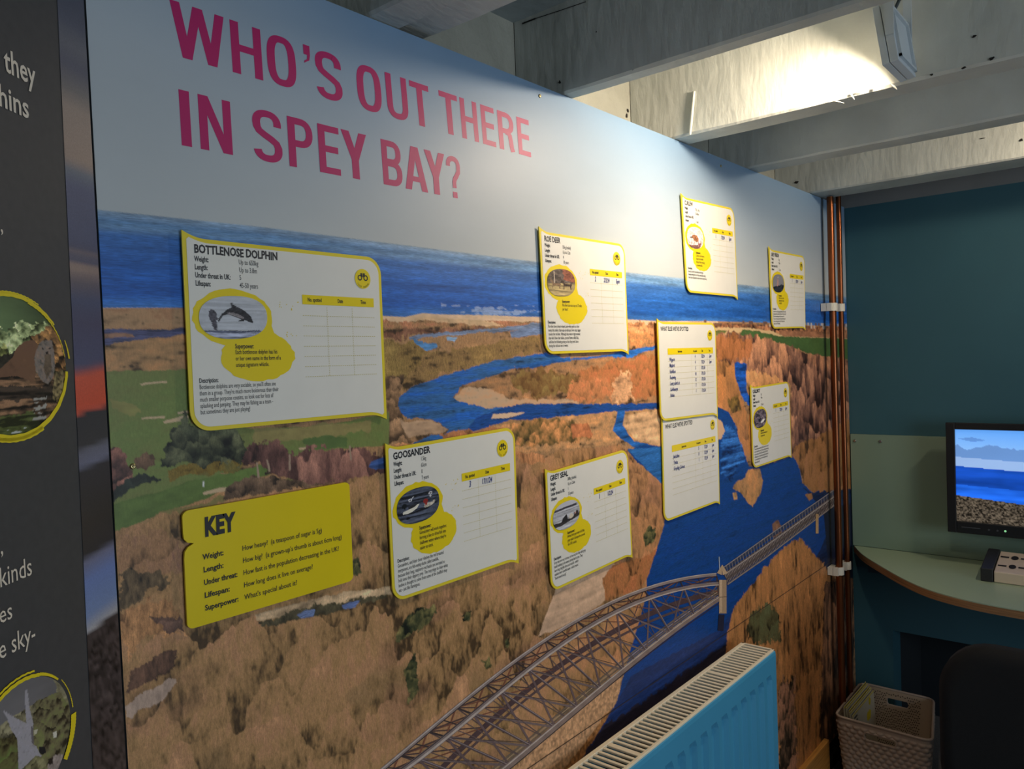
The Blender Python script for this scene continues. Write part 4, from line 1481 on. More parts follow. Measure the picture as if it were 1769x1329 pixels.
FC = [
    ([(314, 409), (657, 446), (668, 715), (330, 747.5)], 'BOTTLENOSE DOLPHIN', .375, ('Up to 650kg', 'Up to 3.8m', '5', '45-50 years'),
     ('Each bottlenose dolphin has his', 'or her own name in the form of a', 'unique signature whistle.'),
     ("Bottlenose dolphins are very sociable, so you'll often see", "them in a group. They're much more boisterous than their", 'much smaller porpoise cousins, so look out for lots of',
      'splashing and jumping. They may be fishing as a team -', 'but sometimes they are just playing!'),
     pic_dolphin, ('', '', ''), 'white fact card headed BOTTLENOSE DOLPHIN above the yellow key panel'),
    ([(666, 776), (889, 737), (896, 966), (679, 1042)], 'GOOSANDER', .262, ('1.5kg', '63cm', '0', '7 years'),
     ('Goosanders will work together,', 'forming a line to drive fish into', "shallower water where they're", 'easier to catch.'),
     ('Goosanders, and their close relatives the red breasted', 'mergansers, are fish-eating ducks called sawbills,', 'because their long, raspberry-red beaks are serrated to',
      'hold onto their slippery prey. The rosy tinge to their white', 'bodies is thought to come from some of the shellfish they', 'eat - just like flamingoes.'),
     pic_goosander, ('3', '17/1/24', ''), 'white fact card headed GOOSANDER with two ducks, right of the key panel'),
    ([(931.5, 399), (1079, 422.5), (1086, 606.5), (942, 612)], 'ROE DEER', .17, ('25kg (males)', 'Up to 1.2m', '4', '10 years'),
     ('Roe deer can run at up to 37 miles', 'per hour!'),
     ('Roe deer have a heart-shaped, pale white patch on their', 'rumps that makes them easy to tell apart from their bigger', 'cousins the red deer. Although they mate in high summer,',
      "they don't have their babies, spotted fawns called kids,", "until late the following spring so that they aren't born", 'during the cold and wet of winter.'),
     pic_deer, ('2', '2/2/24', '5pm'), 'white fact card headed ROE DEER overlapping the sea horizon'),
    ([(942, 818), (1084, 775.5), (1092.5, 957.5), (952.5, 1023.5)], 'GREY SEAL', .20, ('300kg (males)', 'Up to 2.6m', '1', '35 years'),
     ('Almost forty per cent of all the', 'grey seals in Europe live around', "the UK's coasts."),
     ('Grey seals are very curious, so look out for their dark grey', 'heads bobbing in the waves staring back at you. They', 'have long, dog-like faces and nostrils - which',
      'explains their scientific name - which means', '"hook-nosed sea pig".'),
     pic_seal, ('1', '1/2/24', ''), 'white fact card headed GREY SEAL beside the brown reed bed'),
    ([(1177, 340), (1268, 360.5), (1274.5, 513), (1186.5, 505)], 'CURLEW', .15, ('770g - 1kg', '50-60cm', '1', '5 years'),
     ('Curlews can feel worms', 'deep in the mud with', 'the tip of their very long', 'and sensitive bills.'),
     ('These tall, mottled brown birds are the largest', 'European wading birds, with their curved bills making', 'them easy to tell apart from other waders along the bay.'),
     pic_curlew, ('1', '7/2/24', '3pm'), 'white fact card headed CURLEW, highest of the cards, near the ceiling'),
    ([(1328.5, 431), (1390, 443), (1391.5, 566.5), (1334, 568)], 'GREY HERON', .20, ('2kg', '94cm', '1', '5 years'),
     ('Grey herons can stand', 'perfectly still for hours', 'to catch fish.'),
     ('Grey herons are tall, long-legged waders that hunt along', 'the edges of rivers, ponds and the coast. They eat lots of', 'fish but also take frogs, small birds and even rats.',
      'They nest in noisy groups at the tops of tall trees and', 'start to lay their eggs very early in the year, often', 'before the end of the winter.'),
     pic_heron, ('1', '7/2/24', '3pm'), 'white fact card headed GREY HERON, nearest the top of the copper pipes'),
    ([(1296.5, 670), (1363, 659), (1367.5, 787), (1301, 810)], 'GUILLEMOT', .18, ('1kg', '40cm', '1', '23 years'),
     ('Guillemots dive deep and', 'fly under water.'),
     ('These sea birds spend most of their lives out at sea and', 'come to land only to nest. They lay a single pointed egg', 'on a bare ledge of the cliff. The chicks jump from the',
      'cliff when they are only three weeks old and swim out', 'to sea with their father, who looks after them until', 'they are able to fly.'),
     pic_guillemot, ('1', '7/2/24', '3pm'), 'white fact card with a dark rocky photo, lowest and furthest right, by the river bend'),
]
for a in FC:
    fact_card(*a)

LISTS = [
    ([(1143, 727), (1240, 711), (1243.5, 866), (1147, 903)], [('Jackdaw', '5', '7/2/24', '1pm'), ('Twite', '8', '7/2/24', '1pm'), ('Greylag Goose', '1', '7/2/24', '1pm')],
     "lower sighting list headed WHAT ELSE WE'VE SPOTTED with three entries", 0.0045),
    ([(1135, 556.5), (1236, 558), (1240, 715.5), (1141, 728)], [('Wigeon', '4', '7/2/24', '3pm'), ('Mallard', '4', '7/2/24', '3pm'), ('Fieldfare', '5', '17/1/24', ''), ('Redwing', '10', '17/1/24', ''),
                                                              ('Long tailed tit', '12', '17/1/24', ''), ('Goldeneye', '3', '17/1/24', ''), ('Robin', '1', '17/1/24', '')],
     "upper sighting list headed WHAT ELSE WE'VE SPOTTED with seven entries", 0.0085),
]
for quad, rows, label, dp in LISTS:
    s = Sheet(quad, dp)
    t = card_body(s, 'sighting_list', label)
    badge(s, t, .885, .135, .044, .056)
    m = MB()
    hv0, hv1 = (.265, .33)
    m.add([s.at(q, 0.0007) for q in ((.15, hv0), (.935, hv0), (.935, hv1), (.15, hv1))], [(0, 1, 2, 3)])
    hd = m.build('table_header', M_yel2, t)
    m = MB()
    rulings(s, m, (.545, .68, .83), np.linspace(.395, .76, 7), .15, .95, .34, .76)
    m.build('table_rules', M_rule, t)
    m = MB()
    for tx, u in (('Species name', .35), ('No. spotted', .61), ('Date', .74), ('Time', .87)):
        m = MB()
        s.text(m, tx, u, .308, .020, cond=.6, bold=.02, lift=.001, align='c')
        m.build('column_heading', M_ink, hd)
    m = MB()
    s.text(m, "WHAT ELSE WE'VE SPOTTED", .05, .088, .042, width=.46, bold=.016, jitter=.02)
    m.build('heading', M_ink, t)
    for i, (a, b, c, d) in enumerate(rows):
        v = .385 + .061 * i
        m = MB()
        s.text(m, a, .17, v + .012, .036, cond=.72, slant=.15, jitter=.05, lift=.0009, bold=.012)
        m.build('handwritten_name', M_pen, t)
        for u, tx in ((.61, b), (.745, c), (.88, d)):
            if tx:
                m = MB()
                s.text(m, tx, u, v - .012, .034, cond=.64, slant=.2, jitter=.04, lift=.0009, align='c', bold=.012)
                m.build('handwritten_entry', M_pen, t)

# --- yellow key panel
s = Sheet([(314.5, 884), (603.5, 832.5), (610.5, 1003), (324, 1089)], 0.006)
c = s.at((.5, .5))
t = thing('key_panel', c, 'yellow panel headed KEY explaining the fact card headings', 'sign')
out = []
r, ra = .035, .05


def crn(cu, cv, a0, a1, n=7):
    return [(cu + r * math.cos(math.radians(a)), cv + ra * math.sin(math.radians(a))) for a in np.linspace(a0, a1, n)]


out += crn(r, ra, 180, 270) + crn(1 - r, ra, 270, 360) + crn(1 - r, 1 - ra, 0, 90) + crn(r, 1 - ra, 90, 180)
vn = .285
out += [(0, vn + .12), (.004, vn + .06), (.02, vn + .025), (.052, vn), (.02, vn - .015), (.004, vn - .05), (0, vn - .10)]
m = MB()
m.prism(out, lambda q: s.at(q, 0), lambda q: s.at(q, -0.003))
o = m.build('backing_card', mat('key_yellow', (224, 200, 16), 0.34, noise=.02, nscale=15), t)
recalc(o)
m = MB()
s.text(m, 'KEY', .108, .243, .150, width=.168, bold=.05, slant=0.02)
m.build('heading', M_ink, t)
m = MB()
for i, (lb, vl, wl, wv) in enumerate((('Weight:', 'How heavy?  (a teaspoon of sugar is 5g)', .11, .49), ('Length:', "How big?  (a grown-up's thumb is about 6cm long)", .107, .623),
                                      ('Under threat:', 'How fast is the population decreasing in the UK?', .18, .60), ('Lifespan:', 'How long does it live on average?', .135, .42),
                                      ('Superpower:', "What's special about it?", .18, .315))):
    v = .441 + .1095 * i
    m = MB()
    s.text(m, lb, .092, v, .045, width=wl, bold=.024)
    m.build('row_name', M_ink, t)
    m = MB()
    s.text(m, vl, .305, v + .002, .045, width=wv, bold=.004)
    m.build('row_meaning', M_ink, t)

# ------------------------------------------------------------------ dark exhibit panel at the left, angled out from the wall
PC = np.array([0.3485, 0.868])
PD = np.array([0.80456776, 0.59386085])
PN = np.array([PD[1], -PD[0]])


def onP(px):
    rr = ray(px)
    k_ = (PN @ PC) / (PN @ rr[:2])
    p = rr * k_
    return np.array([(p[:2] - PC) @ PD, p[2] + EYE])


def pat(sz, lift=0.0):
    q = PC + PD * sz[0] + PN * (-lift)
    return (q[0], q[1], sz[1])


# PN points away from the camera or towards it? keep lift towards the camera
if PN @ (-PC) > 0:
    def pat(sz, lift=0.0):
        q = PC + PD * sz[0] + PN * lift
        return (q[0], q[1], sz[1])

PT, PBm = EYE + 0.495, 0.03
mid = pat((-0.45, 0.0))
ex = thing('exhibit_panel', (mid[0], mid[1], 0.0), 'dark grey exhibition panel with oval animal photos left of the mural', 'panel')
m = MB()
m.prism([(-0.95, PBm), (-0.002, PBm), (-0.002, PT), (-0.95, PT)], lambda q: pat(q, 0), lambda q: pat(q, -0.012))
o = m.build('board', mat('panel_charcoal', (66, 66, 68), 0.55, noise=.08, nscale=120), ex)
recalc(o)
m = MB()
m.prism([(-0.93, 0.0), (-0.03, 0.0), (-0.03, PBm + .02), (-0.93, PBm + .02)], lambda q: pat(q, -0.011), lambda q: pat(q, -0.05))
recalc(m.build('plinth', M_dark, ex))
# photo strip down its edge
nr_, nc_ = 420, 16
zz = np.linspace(PT, PBm, nr_)
st_z = [onP((98, 0))[1], onP((160, 1329))[1]]
st_s = [onP((98, 0))[0], onP((160, 1329))[0]]
sl = np.interp(zz, st_z[::-1], st_s[::-1])
Sg = sl[:, None] + (-0.0025 - sl[:, None]) * np.linspace(0, 1, nc_)[None, :]
Zg2 = np.tile(zz[:, None], (1, nc_))
V = np.array([pat((a, b), 0.0006) for a, b in zip(Sg.ravel(), Zg2.ravel())])
p = Painter(Sg.ravel(), Zg2.ravel(), (80, 84, 100), 1.0)
zp = lambda y: onP((150, y))[1]
bands = [(-60, (76, 80, 98)), (60, (84, 88, 104)), (95, (104, 106, 116)), (130, (92, 94, 110)), (170, (120, 116, 116)), (200, (156, 140, 130)), (285, (160, 140, 128)), (305, (110, 116, 128)), (330, (92, 96, 122)),
         (420, (88, 92, 116)), (437, (92, 92, 112)), (440, (140, 124, 120)), (447, (96, 96, 116)), (458, (100, 98, 114)), (464, (188, 160, 138)), (470, (150, 132, 126)), (490, (112, 104, 112)), (520, (84, 90, 116)), (560, (82, 82, 108)), (628, (84, 88, 118)),
         (636, (124, 90, 104)), (648, (208, 96, 76)), (700, (206, 88, 66)), (709, (200, 92, 78)), (712, (60, 60, 66)), (768, (68, 66, 70)), (774, (110, 110, 124)), (800, (116, 118, 140)), (808, (64, 62, 66)),
         (900, (64, 58, 56)), (955, (56, 54, 56)), (966, (118, 120, 146)), (1000, (112, 132, 186)), (1060, (120, 140, 182)), (1088, (170, 168, 172)), (1092, (62, 54, 54)), (1400, (66, 56, 54))]
bz = np.array([zp(b[0]) for b in bands])
tilt = (p.X - p.X.mean()) * -0.12
for c_ in range(3):
    p.C[:, c_] = np.interp(-(p.Z + tilt * (p.Z < zp(600))), -bz, [lin(b[1])[c_] for b in bands])
p.C *= (1 + 0.35 * p.T['cloud'])[:, None]
dk = p.Z < zp(1095)
p.C[dk] *= (1 + 2.0 * p.T['fine'][dk])[:, None]
p.C = np.clip(p.C, 0.004, 0.9)
me = grid_mesh('sunset_strip', V, nr_, nc_)
set_ink(me, p.C, p.G + 0.2)
me.materials.append(print_mat('panel_print', 0.5, (600, 600, 600)))
o = bpy.data.objects.new('sunset_strip', me)
COL.objects.link(o)
o.parent = ex
o.matrix_parent_inverse = pinv(ex)
o['label'] = 'printed strip of dusk sky and shore'


class PSheet:
    """printing on the exhibit panel, placed in panel metres"""

    def __init__(self, c_, rs, rz):
        self.c, self.rs, self.rz = c_, rs, rz

    def at(self, uv, lift=0.0):
        return pat((self.c[0] + uv[0] * self.rs, self.c[1] - uv[1] * self.rz), lift)


def to_uv(ps, px):
    q = onP(px)
    return ((q[0] - ps.c[0]) / ps.rs, (ps.c[1] - q[1]) / ps.rz)


c0 = onP((18, 634))
top, bot, rgt = onP((18, 512)), onP((18, 758)), onP((113, 640))
otter = PSheet(c0, (rgt[0] - c0[0]), (top[1] - bot[1]) / 2)
U = lambda pts: [to_uv(otter, q) for q in pts]


def pic_otter(p):
    p.paint(np.ones(len(p.X), bool), (104, 128, 84), 'cloud', 0.8)
    g_ = np.clip(0.5 - p.X, 0, 1)[:, None]
    p.C = p.C * (0.55 + 0.6 * g_)
    p.fill(U([(-80, 596), (0, 578), (24, 566), (40, 556), (62, 556), (80, 560), (92, 575), (84, 592), (60, 600), (36, 606), (10, 618), (-80, 640)]), (132, 156, 92), 'bush', 1.8, 0.25, 0.5, tint=(206, 214, 158))
    p.fill(U([(-80, 612), (4, 592), (14, 604), (6, 622), (-80, 640)]), (150, 160, 84), 'bush', 1.6, 0.2, 0.5, tint=(190, 190, 120))
    p.fill(U([(50, 585), (70, 572), (90, 562), (108, 590), (114, 640), (92, 640), (70, 600), (56, 600)]), (80, 58, 42), 'bush', 1.8, 0.14, 0.5, tint=(176, 128, 76))
    p.fill(U([(-80, 636), (10, 612), (30, 606), (30, 660), (-80, 665)]), (44, 42, 34), 'fine', 0.8, 0.08)
    p.fill(U([(-80, 656), (120, 640), (120, 770), (-80, 770)]), (70, 56, 44), 'water', 2.6, 0.04, 0.6, tint=(120, 90, 66))
    p.fill(U([(-80, 672), (130, 664), (130, 690), (-80, 694)]), (56, 46, 38), 'water', 2.4, 0.1, 0.5)
    p.fill(U([(-80, 722), (60, 716), (70, 740), (60, 770), (-80, 770)]), (112, 126, 62), 'water', 2.6, 0.2, 0.6, tint=(70, 76, 46))
    k_ = p.mask(U([(56, 684), (80, 684), (78, 742), (54, 748)]), 0.1) & (p.T['water'] > 0.02)
    p.paint(k_, (170, 168, 160))
    k_ = p.mask(U([(10, 740), (70, 736), (60, 770), (0, 770)]), 0.1) & (p.T['water'] > 0.05)
    p.paint(k_, (196, 200, 196))
    p.fill(U([(-60, 652), (0, 636), (20, 618), (28, 600), (44, 588), (58, 588), (66, 600), (62, 640), (56, 662), (46, 656), (30, 650), (0, 652), (-60, 668)]), (134, 98, 76), 'bush', 0.5, 0.02, tint=(110, 80, 60))
    p.fill(U([(62, 604), (68, 592), (76, 588), (88, 588), (92, 606), (94, 630), (90, 652), (82, 664), (70, 658), (60, 640), (58, 620)]), (150, 140, 132), 'fine', 0.7, 0.02, tint=(128, 110, 98))
    p.fill(U([(76, 612), (86, 612), (88, 640), (80, 656), (74, 640)]), (112, 96, 80), 'fine', 0.4, 0.03)
    p.fill(U([(71, 601), (74, 601), (74, 604), (71, 604)]), (30, 26, 26))
    p.fill(U([(83, 601), (86, 601), (86, 604), (83, 604)]), (30, 26, 26))
    p.fill(U([(77, 608), (82, 608), (81, 612), (78, 612)]), (40, 32, 32))
    p.fill(U([(92, 640), (112, 640), (106, 700), (90, 690)]), (120, 106, 72), 'fine', 1.6, 0.06)


photo_patch(otter, 0, 0, 1.0, 1.0, pic_otter, 'otter_photo', ex, 0.0008, 90, 240, 2.0, 0.0, 8.0)['label'] = 'oval photo of an otter on a river bank'
c1 = onP((40, 1290))
tern = PSheet(c1, onP((123, 1290))[0] - c1[0], onP((40, 1176))[1] - c1[1])
U2 = lambda pts: [to_uv(tern, q) for q in pts]


def pic_tern(p):
    p.paint(np.ones(len(p.X), bool), (112, 108, 78), 'bush', 1.8, 0.0)
    p.paint(p.Z < -0.3, (128, 122, 96), 'bush', 1.6)
    p.fill(U2([(-40, 1150), (90, 1160), (98, 1196), (60, 1214), (20, 1240), (-40, 1280)]), (112, 110, 112), 'cloud', 0.4, 0.06)
    p.fill(U2([(60, 1212), (100, 1195), (122, 1220), (120, 1290), (110, 1310), (60, 1310), (56, 1240)]), (136, 124, 96), 'bush', 2.0, 0.06, tint=(92, 96, 58))
    p.fill(U2([(-30, 1280), (30, 1270), (30, 1345), (-30, 1345)]), (120, 110, 72), 'bush', 1.6, 0.06, tint=(80, 92, 48))
    wing = [(5, 1228), (24, 1240), (40, 1248), (44, 1250), (42, 1212), (42, 1192), (46, 1192), (50, 1225), (56, 1250), (55, 1286), (62, 1290), (66, 1300), (72, 1308), (60, 1306), (48, 1318), (36, 1330), (34, 1345), (30, 1345), (30, 1300), (28, 1276), (18, 1262), (12, 1245)]
    p.fill(U2(wing), (176, 172, 178), 'fine', 0.3, 0.01, tint=(156, 152, 160))
    p.fill(U2([(52, 1254), (56, 1258), (57, 1286), (53, 1284)]), (112, 106, 110))
    p.fill(U2([(66, 1291), (76, 1291), (78, 1300), (72, 1305), (66, 1300)]), (30, 32, 36))
    p.fill(U2([(82, 1318), (92, 1306), (112, 1302), (110, 1345), (80, 1345)]), (160, 146, 140), 'fine', 0.4, 0.03)
    p.fill(U2([(82, 1312), (90, 1308), (90, 1320), (82, 1322)]), (44, 36, 32))
    p.fill(U2([(90, 1266), (97, 1264), (96, 1274), (91, 1276)]), (214, 210, 196))
    p.fill(U2([(57, 1262), (64, 1260), (62, 1268), (58, 1270)]), (196, 190, 170))


photo_patch(tern, 0, 0, 1.0, 1.0, pic_tern, 'tern_photo', ex, 0.0008, 80, 220, 2.0, 0.0, 8.0)['label'] = 'oval photo of a white tern landing'


# brushed yellow rings
def brush_ring(m, ps, rad, a0, a1, w0, w1, n=50, lift=.0014, ecc=0.0):
    vs, fs = [], []
    for i in range(n + 1):
        a = math.radians(a0 + (a1 - a0) * i / n)
        ww = w0 + (w1 - w0) * i / n
        rj = 1 + 0.004 * math.sin(i * 1.7) + ecc * math.sin(a)
        for q in (rad - ww / 2, rad + ww / 2):
            vs.append(ps.at((q * rj * math.cos(a), q * rj * math.sin(a)), lift))
    for i in range(n):
        fs.append((2 * i, 2 * i + 1, 2 * i + 3, 2 * i + 2))
    m.add(vs, fs)


m = MB()
brush_ring(m, otter, 1.0, 5, 200, .05, .13)
brush_ring(m, otter, 1.03, 62, 150, .07, .06)
brush_ring(m, otter, 1.015, 200, 322, .09, .03)
brush_ring(m, otter, 1.05, 255, 300, .03, .02)
brush_ring(m, otter, 1.07, 338, 354, .015, .03)
brush_ring(m, otter, .985, 290, 352, .03, .01)
m.build('otter_ring', mat('brush_yellow', (228, 206, 30), 0.5), ex)
m = MB()
brush_ring(m, tern, 1.02, 190, 292, .07, .055)
brush_ring(m, tern, 1.09, 205, 285, .04, .03)
brush_ring(m, tern, 1.03, 292, 318, .05, .03)
brush_ring(m, tern, 1.06, 322, 356, .012, .02)
brush_ring(m, tern, 1.07, 2, 40, .12, .10)
m.build('tern_ring', mat('brush_yellow', (228, 206, 30), 0.5), ex)
# white lettering, cut by the edge of the view
m = MB()


def ptext(body, sub, x0, x1, base_px, cap_px, bold=0.0):
    """body ends with sub; sub spans x0..x1 in the view"""
    vs, fs = glyphs(body, bold)
    sv, _ = glyphs(sub, bold)
    a, b = onP((x1, base_px)), onP((x1, base_px - cap_px))
    l = onP((x0, base_px))
    sy = (b[1] - a[1]) / 0.70
    sx = (a[0] - l[0]) / (sv[:, 0].max() - sv[:, 0].min())
    w_ = vs[:, 0].max()
    m = MB()
    m.add([pat((a[0] - (w_ - x) * sx, a[1] + y * sy), 0.0008) for x, y in vs], fs)
    m.build('text_line', mat('panel_white_ink', (226, 214, 196), 0.5), ex)


ptext('where they', 'they', 8, 61, 150, 38, 0.014)
ptext('and dolphins', 'hins', -1, 49, 205, 36, 0.014)
ptext('lots of,', ',', 0, 4, 402, 30)
ptext('and fish,', ',', 0, 4, 957, 32)
ptext('many kinds', 'kinds', -2, 54, 993, 33)
ptext('of species', 'es', -2, 20, 1068, 31)
ptext('in the sky-', 'sky-', 18, 60, 1107, 33)

# ------------------------------------------------------------------ radiator
RT = EYE - 0.748
RF, RB = 0.743, 0.832
RXa, RXb = 0.52, 1.851
rad = thing('radiator', ((RXa + RXb) / 2, RF, 0.11), 'bright blue panel radiator with cream top grille under the mural', 'radiator')
M_radb = mat('radiator_blue', (70, 150, 188), 0.35, noise=.03, nscale=6)
M_cream = mat('radiator_cream', (232, 220, 194), 0.4)
RZ0 = 0.11
pitch = 0.050
zs_ = [RT, RT - .004, RT - .012, RT - .050, RT - .066, RT - .08, RZ0 + .08, RZ0 + .06, RZ0 + .012, RZ0]
xs_ = []
xk = RXa + 0.02
xs_.append(RXa)
while xk < RXb - 0.03:
    xs_ += [xk, xk + .008, xk + .026, xk + .034]
    xk += pitch
xs_.append(RXb)
vs, fs = [], []
for zi, z in enumerate(zs_):
    for xi, x in enumerate(xs_):
        dep = 0.0
        if 4 <= zi <= 7 and 0 < xi < len(xs_) - 1:
            ph = (xi - 1) % 4
            dep = (0, .009, .009, 0)[ph]
            if zi in (4,):
                dep *= 0.9
            if zi == 7:
                dep *= .9
        if zi in (0, 9):
            dep = 0.005
        if zi in (1, 8):
            dep = 0.0012
        vs.append((x, RF + dep, z))
n = len(xs_)
for i in range(len(zs_) - 1):
    for j in range(n - 1):
        fs.append((i * n + j, i * n + j + 1, (i + 1) * n + j + 1, (i + 1) * n + j))
m = MB()
m.add(vs, fs)
m.box((RXa, RF + .012, RZ0), (RXb, RF + .016, RT - .003))
o = m.build('front_panel', M_radb, rad)
recalc(o)
m = MB()
m.box((RXa + .01, RB - .016, RZ0), (RXb - .01, RB - .004, RT - .006))
m.build('rear_panel', M_radb, rad)
m = MB()
m.box((RXb - .002, RF + .004, RZ0 + .02), (RXb + .001, RB, RT - .002))
m.build('side_panel', M_radb, rad, bevel=.001)
m = MB()
x = RXa + .03
while x < RXb - .03:
    m.box((x, RF + .020, RZ0 + .03), (x + .0012, RB - .020, RT - .03))
    x += .011
m.build('convector_fins', mat('fin_grey', (120, 112, 98), .5), rad)
m = MB()
m.box((RXa, RF + .003, RT - .004), (RXb, RF + .010, RT + .002))
m.box((RXa, RB - .010, RT - .004), (RXb, RB, RT + .002))
m.box((RXa, RF + .003, RT - .004), (RXa + .006, RB, RT + .002))
m.box((RXb - .006, RF + .003, RT - .004), (RXb, RB, RT + .002))
x = RXa + .012
k = 0
while x < RXb - .01:
    wdt = .0072 if k % 26 != 16 else .013
    m.box((x, RF + .010, RT - .0035), (x + wdt, RB - .010, RT + .0012))
    x += wdt + .0088
    k += 1
m.build('top_grille', M_cream, rad, bevel=.0012, bseg=2)
m = MB()
for xx in (RXa + .2, RXb - .2):
    m = MB()
    m.box((xx, RB - .004, RZ0 + .1), (xx + .03, WALL_Y - .0018, RT - .08))
    m.build('wall_bracket', M_cream, rad)
m = MB()
m.tube([(RXb + .03, .79, 0.001), (RXb + .03, .79, .13), (RXb + .02, .79, .145), (RXb - .005, .79, .147)], .0075, 12)
m.build('feed_pipe', mat('copper_dull', (150, 96, 66), .4, .8), rad)

# ------------------------------------------------------------------ copper pipes and clips
M_cop = mat('copper', (132, 78, 48), .32, .9, noise=.3, nscale=18, stretch=(1, 1, .25))
PIPES = [(2.652, .838, .011, 'left'), (2.738, .838, .0085, 'right')]
for px_, py_, pr, side in PIPES:
    m = MB()
    top_ = ZB - 0.004 if side == 'left' else ZC - .002
    m.tube([(px_, py_, 0.0), (px_, py_, .5), (px_, py_, 1.0), (px_ - .001, py_, 1.5), (px_, py_, top_)], pr, 20)
    o = m.build('copper_pipe', M_cop)
    tag(o, 'thicker bare copper pipe, further left of the pair in the corner' if side == 'left' else 'thinner bare copper pipe, right of the pair beside the teal wall', 'pipe', 'copper pipes in the corner')
M_clip = mat('clip_white', (214, 210, 198), .45)
for (px_, py_, pr, side), zz_ in [(PIPES[0], onY((1440, 530), .83)[2]), (PIPES[1], onY((1453, 531), .83)[2]), (PIPES[0], onY((1448, 991), .83)[2]), (PIPES[1], onY((1463, 981), .83)[2])]:
    m = MB()
    n = 18
    vs, fs = [], []
    h = .013
    for k in range(n + 1):
        a = math.radians(-210 + 240 * k / n)
        for rr in (pr + .0005, pr + .004):
            for dz in (-h, h):
                vs.append((px_ + rr * math.cos(a), py_ + rr * math.sin(a), zz_ + dz))
    for k in range(n):
        b = 4 * k
        fs += [(b, b + 1, b + 5, b + 4), (b + 2, b + 6, b + 7, b + 3), (b, b + 4, b + 6, b + 2), (b + 1, b + 3, b + 7, b + 5)]
    m.add(vs, fs)
    m.box((px_ - pr - .016, py_ + pr + .001, zz_ - h), (px_ + pr + .004, WALL_Y - .0022, zz_ + h))
    m.box((px_ - pr - .016, py_ - .004, zz_ - h), (px_ - pr - .002, py_ + pr + .002, zz_ + h))
    o = m.build('pipe_clip', M_clip)
    recalc(o)
    tag(o, {(0, 1): 'white plastic clip on the thicker copper pipe near the mural horizon', (1, 1): 'white plastic clip on the thinner copper pipe near the mural horizon',
            (0, 0): 'white plastic clip on the thicker copper pipe beside the desk edge', (1, 0): 'white plastic clip on the thinner copper pipe beside the desk edge'}[(0 if side == 'left' else 1, 1 if zz_ > 1.2 else 0)],
        'clip', 'plastic pipe clips')

# ------------------------------------------------------------------ back wall: sage upstand panel, desk
M_sage = mat('sage_laminate', (124, 146, 128), .34, noise=.03, nscale=4)
ZD = EYE - 0.7205
pnl = thing('upstand_panel', (BACK_X, .2, ZD), 'sage green board on the teal wall behind the desk', 'panel')
m = MB()
m.box((BACK_X - .012, -1.2, ZD + .0005), (BACK_X - .0002, .866, EYE - .3155))
m.build('board', M_sage, pnl, bevel=.0012)
for q in ((1477, 762), (1521, 763)):
    c = onX(q, BACK_X - .012)
    m = MB()
    m.tube([(BACK_X - .0118, c[1], c[2]), (BACK_X - .014, c[1], c[2]), (BACK_X - .0165, c[1], c[2])], [.006, .0056, .003], 14)
    m.build('screw_cap', mat('chrome', (200, 200, 200), .2, 1.0), pnl)

desk = thing('desk', (2.7, .2, 0.0), 'curved sage topped plywood desk fixed along the teal wall', 'desk')
edge_px = [(1468, 938), (1500, 965), (1530, 984), (1560, 1000), (1600, 1018), (1650, 1034), (1700, 1043), (1769, 1052)]
ed = []
for q in edge_px:
    d = ray(q)
    k_ = (-0.7205) / d[2]
    ed.append((d[0] * k_, d[1] * k_))
ed[0] = (2.897, .862)
pts = [(2.897, .862), (2.80, .812), (2.739, .769), (2.640, .69), (2.552, .617), (2.477, .537), (2.438, .454), (2.418, .38), (2.41, .29), (2.412, .15), (2.43, 0.0), (2.46, -.2), (2.48, -.5), (2.48, -1.2)]
# smooth the front edge
tt_ = np.linspace(0, 1, len(pts))
pp = np.array(pts)
for _ in range(2):
    q = np.empty((len(pp) * 2, 2))
    q[0::2] = np.r_[pp[:1], .75 * pp[1:] + .25 * pp[:-1]]
    q[1::2] = np.r_[.75 * pp[:-1] + .25 * pp[1:], pp[-1:]][:len(pp)]
    order = np.argsort(-q[:, 1], kind='stable')
    pp = q[order]
outl = [tuple(a) for a in pp] + [(2.897, -1.2)]
m = MB()
m.prism(outl, lambda q: (q[0], q[1], ZD), lambda q: (q[0], q[1], ZD - .003))
recalc(m.build('laminate_top', mat('sage_laminate_top', (158, 178, 152), .32, noise=.02, nscale=4), desk))
M_ply = mat('plywood_edge', (150, 112, 74), .55, noise=.35, nscale=6, stretch=(1, 1, 60))
m = MB()
m.prism(outl, lambda q: (q[0], q[1], ZD - .003), lambda q: (q[0], q[1], ZD - .024))
recalc(m.build('plywood_edge', M_ply, desk))
M_navy = mat('navy_paint', (30, 62, 82), .55)
m = MB()
m.box((2.55, -.62, 0.0), (2.60, -.57, ZD - .024))
m.build('leg', M_navy, desk)
m = MB()
m.box((2.84, -1.2, ZD - .075), (2.897, .80, ZD - .024))
m.build('support_batten', M_navy, desk)

# ------------------------------------------------------------------ monitor
MX = 2.80
mon = thing('monitor', (MX, .33, ZD + .3), 'black flat screen monitor above the desk showing a pebble beach and sea', 'monitor')
MY0, MY1 = .125, .541
MZ0, MZ1 = EYE - .614, EYE - .2575
SY0, SY1 = MY0 + .026, MY1 - .026
SZ0, SZ1 = EYE - .576, EYE - .279
M_plas = mat('monitor_black', (22, 23, 26), .38)
m = MB()
m.box((MX, MY0, MZ0), (MX + .012, SY0, MZ1))
m.box((MX, SY1, MZ0), (MX + .012, MY1, MZ1))
m.box((MX, SY0, SZ1), (MX + .012, SY1, MZ1))
m.box((MX, SY0, MZ0), (MX + .012, SY1, SZ0))
m.box((MX + .012, MY0 + .004, MZ0 + .004), (MX + .04, MY1 - .004, MZ1 - .004))
m.build('housing', M_plas, mon, bevel=.002)
ny, nz = 150, 120
yy, zz = np.linspace(SY1, SY0, ny), np.linspace(SZ1, SZ0, nz)
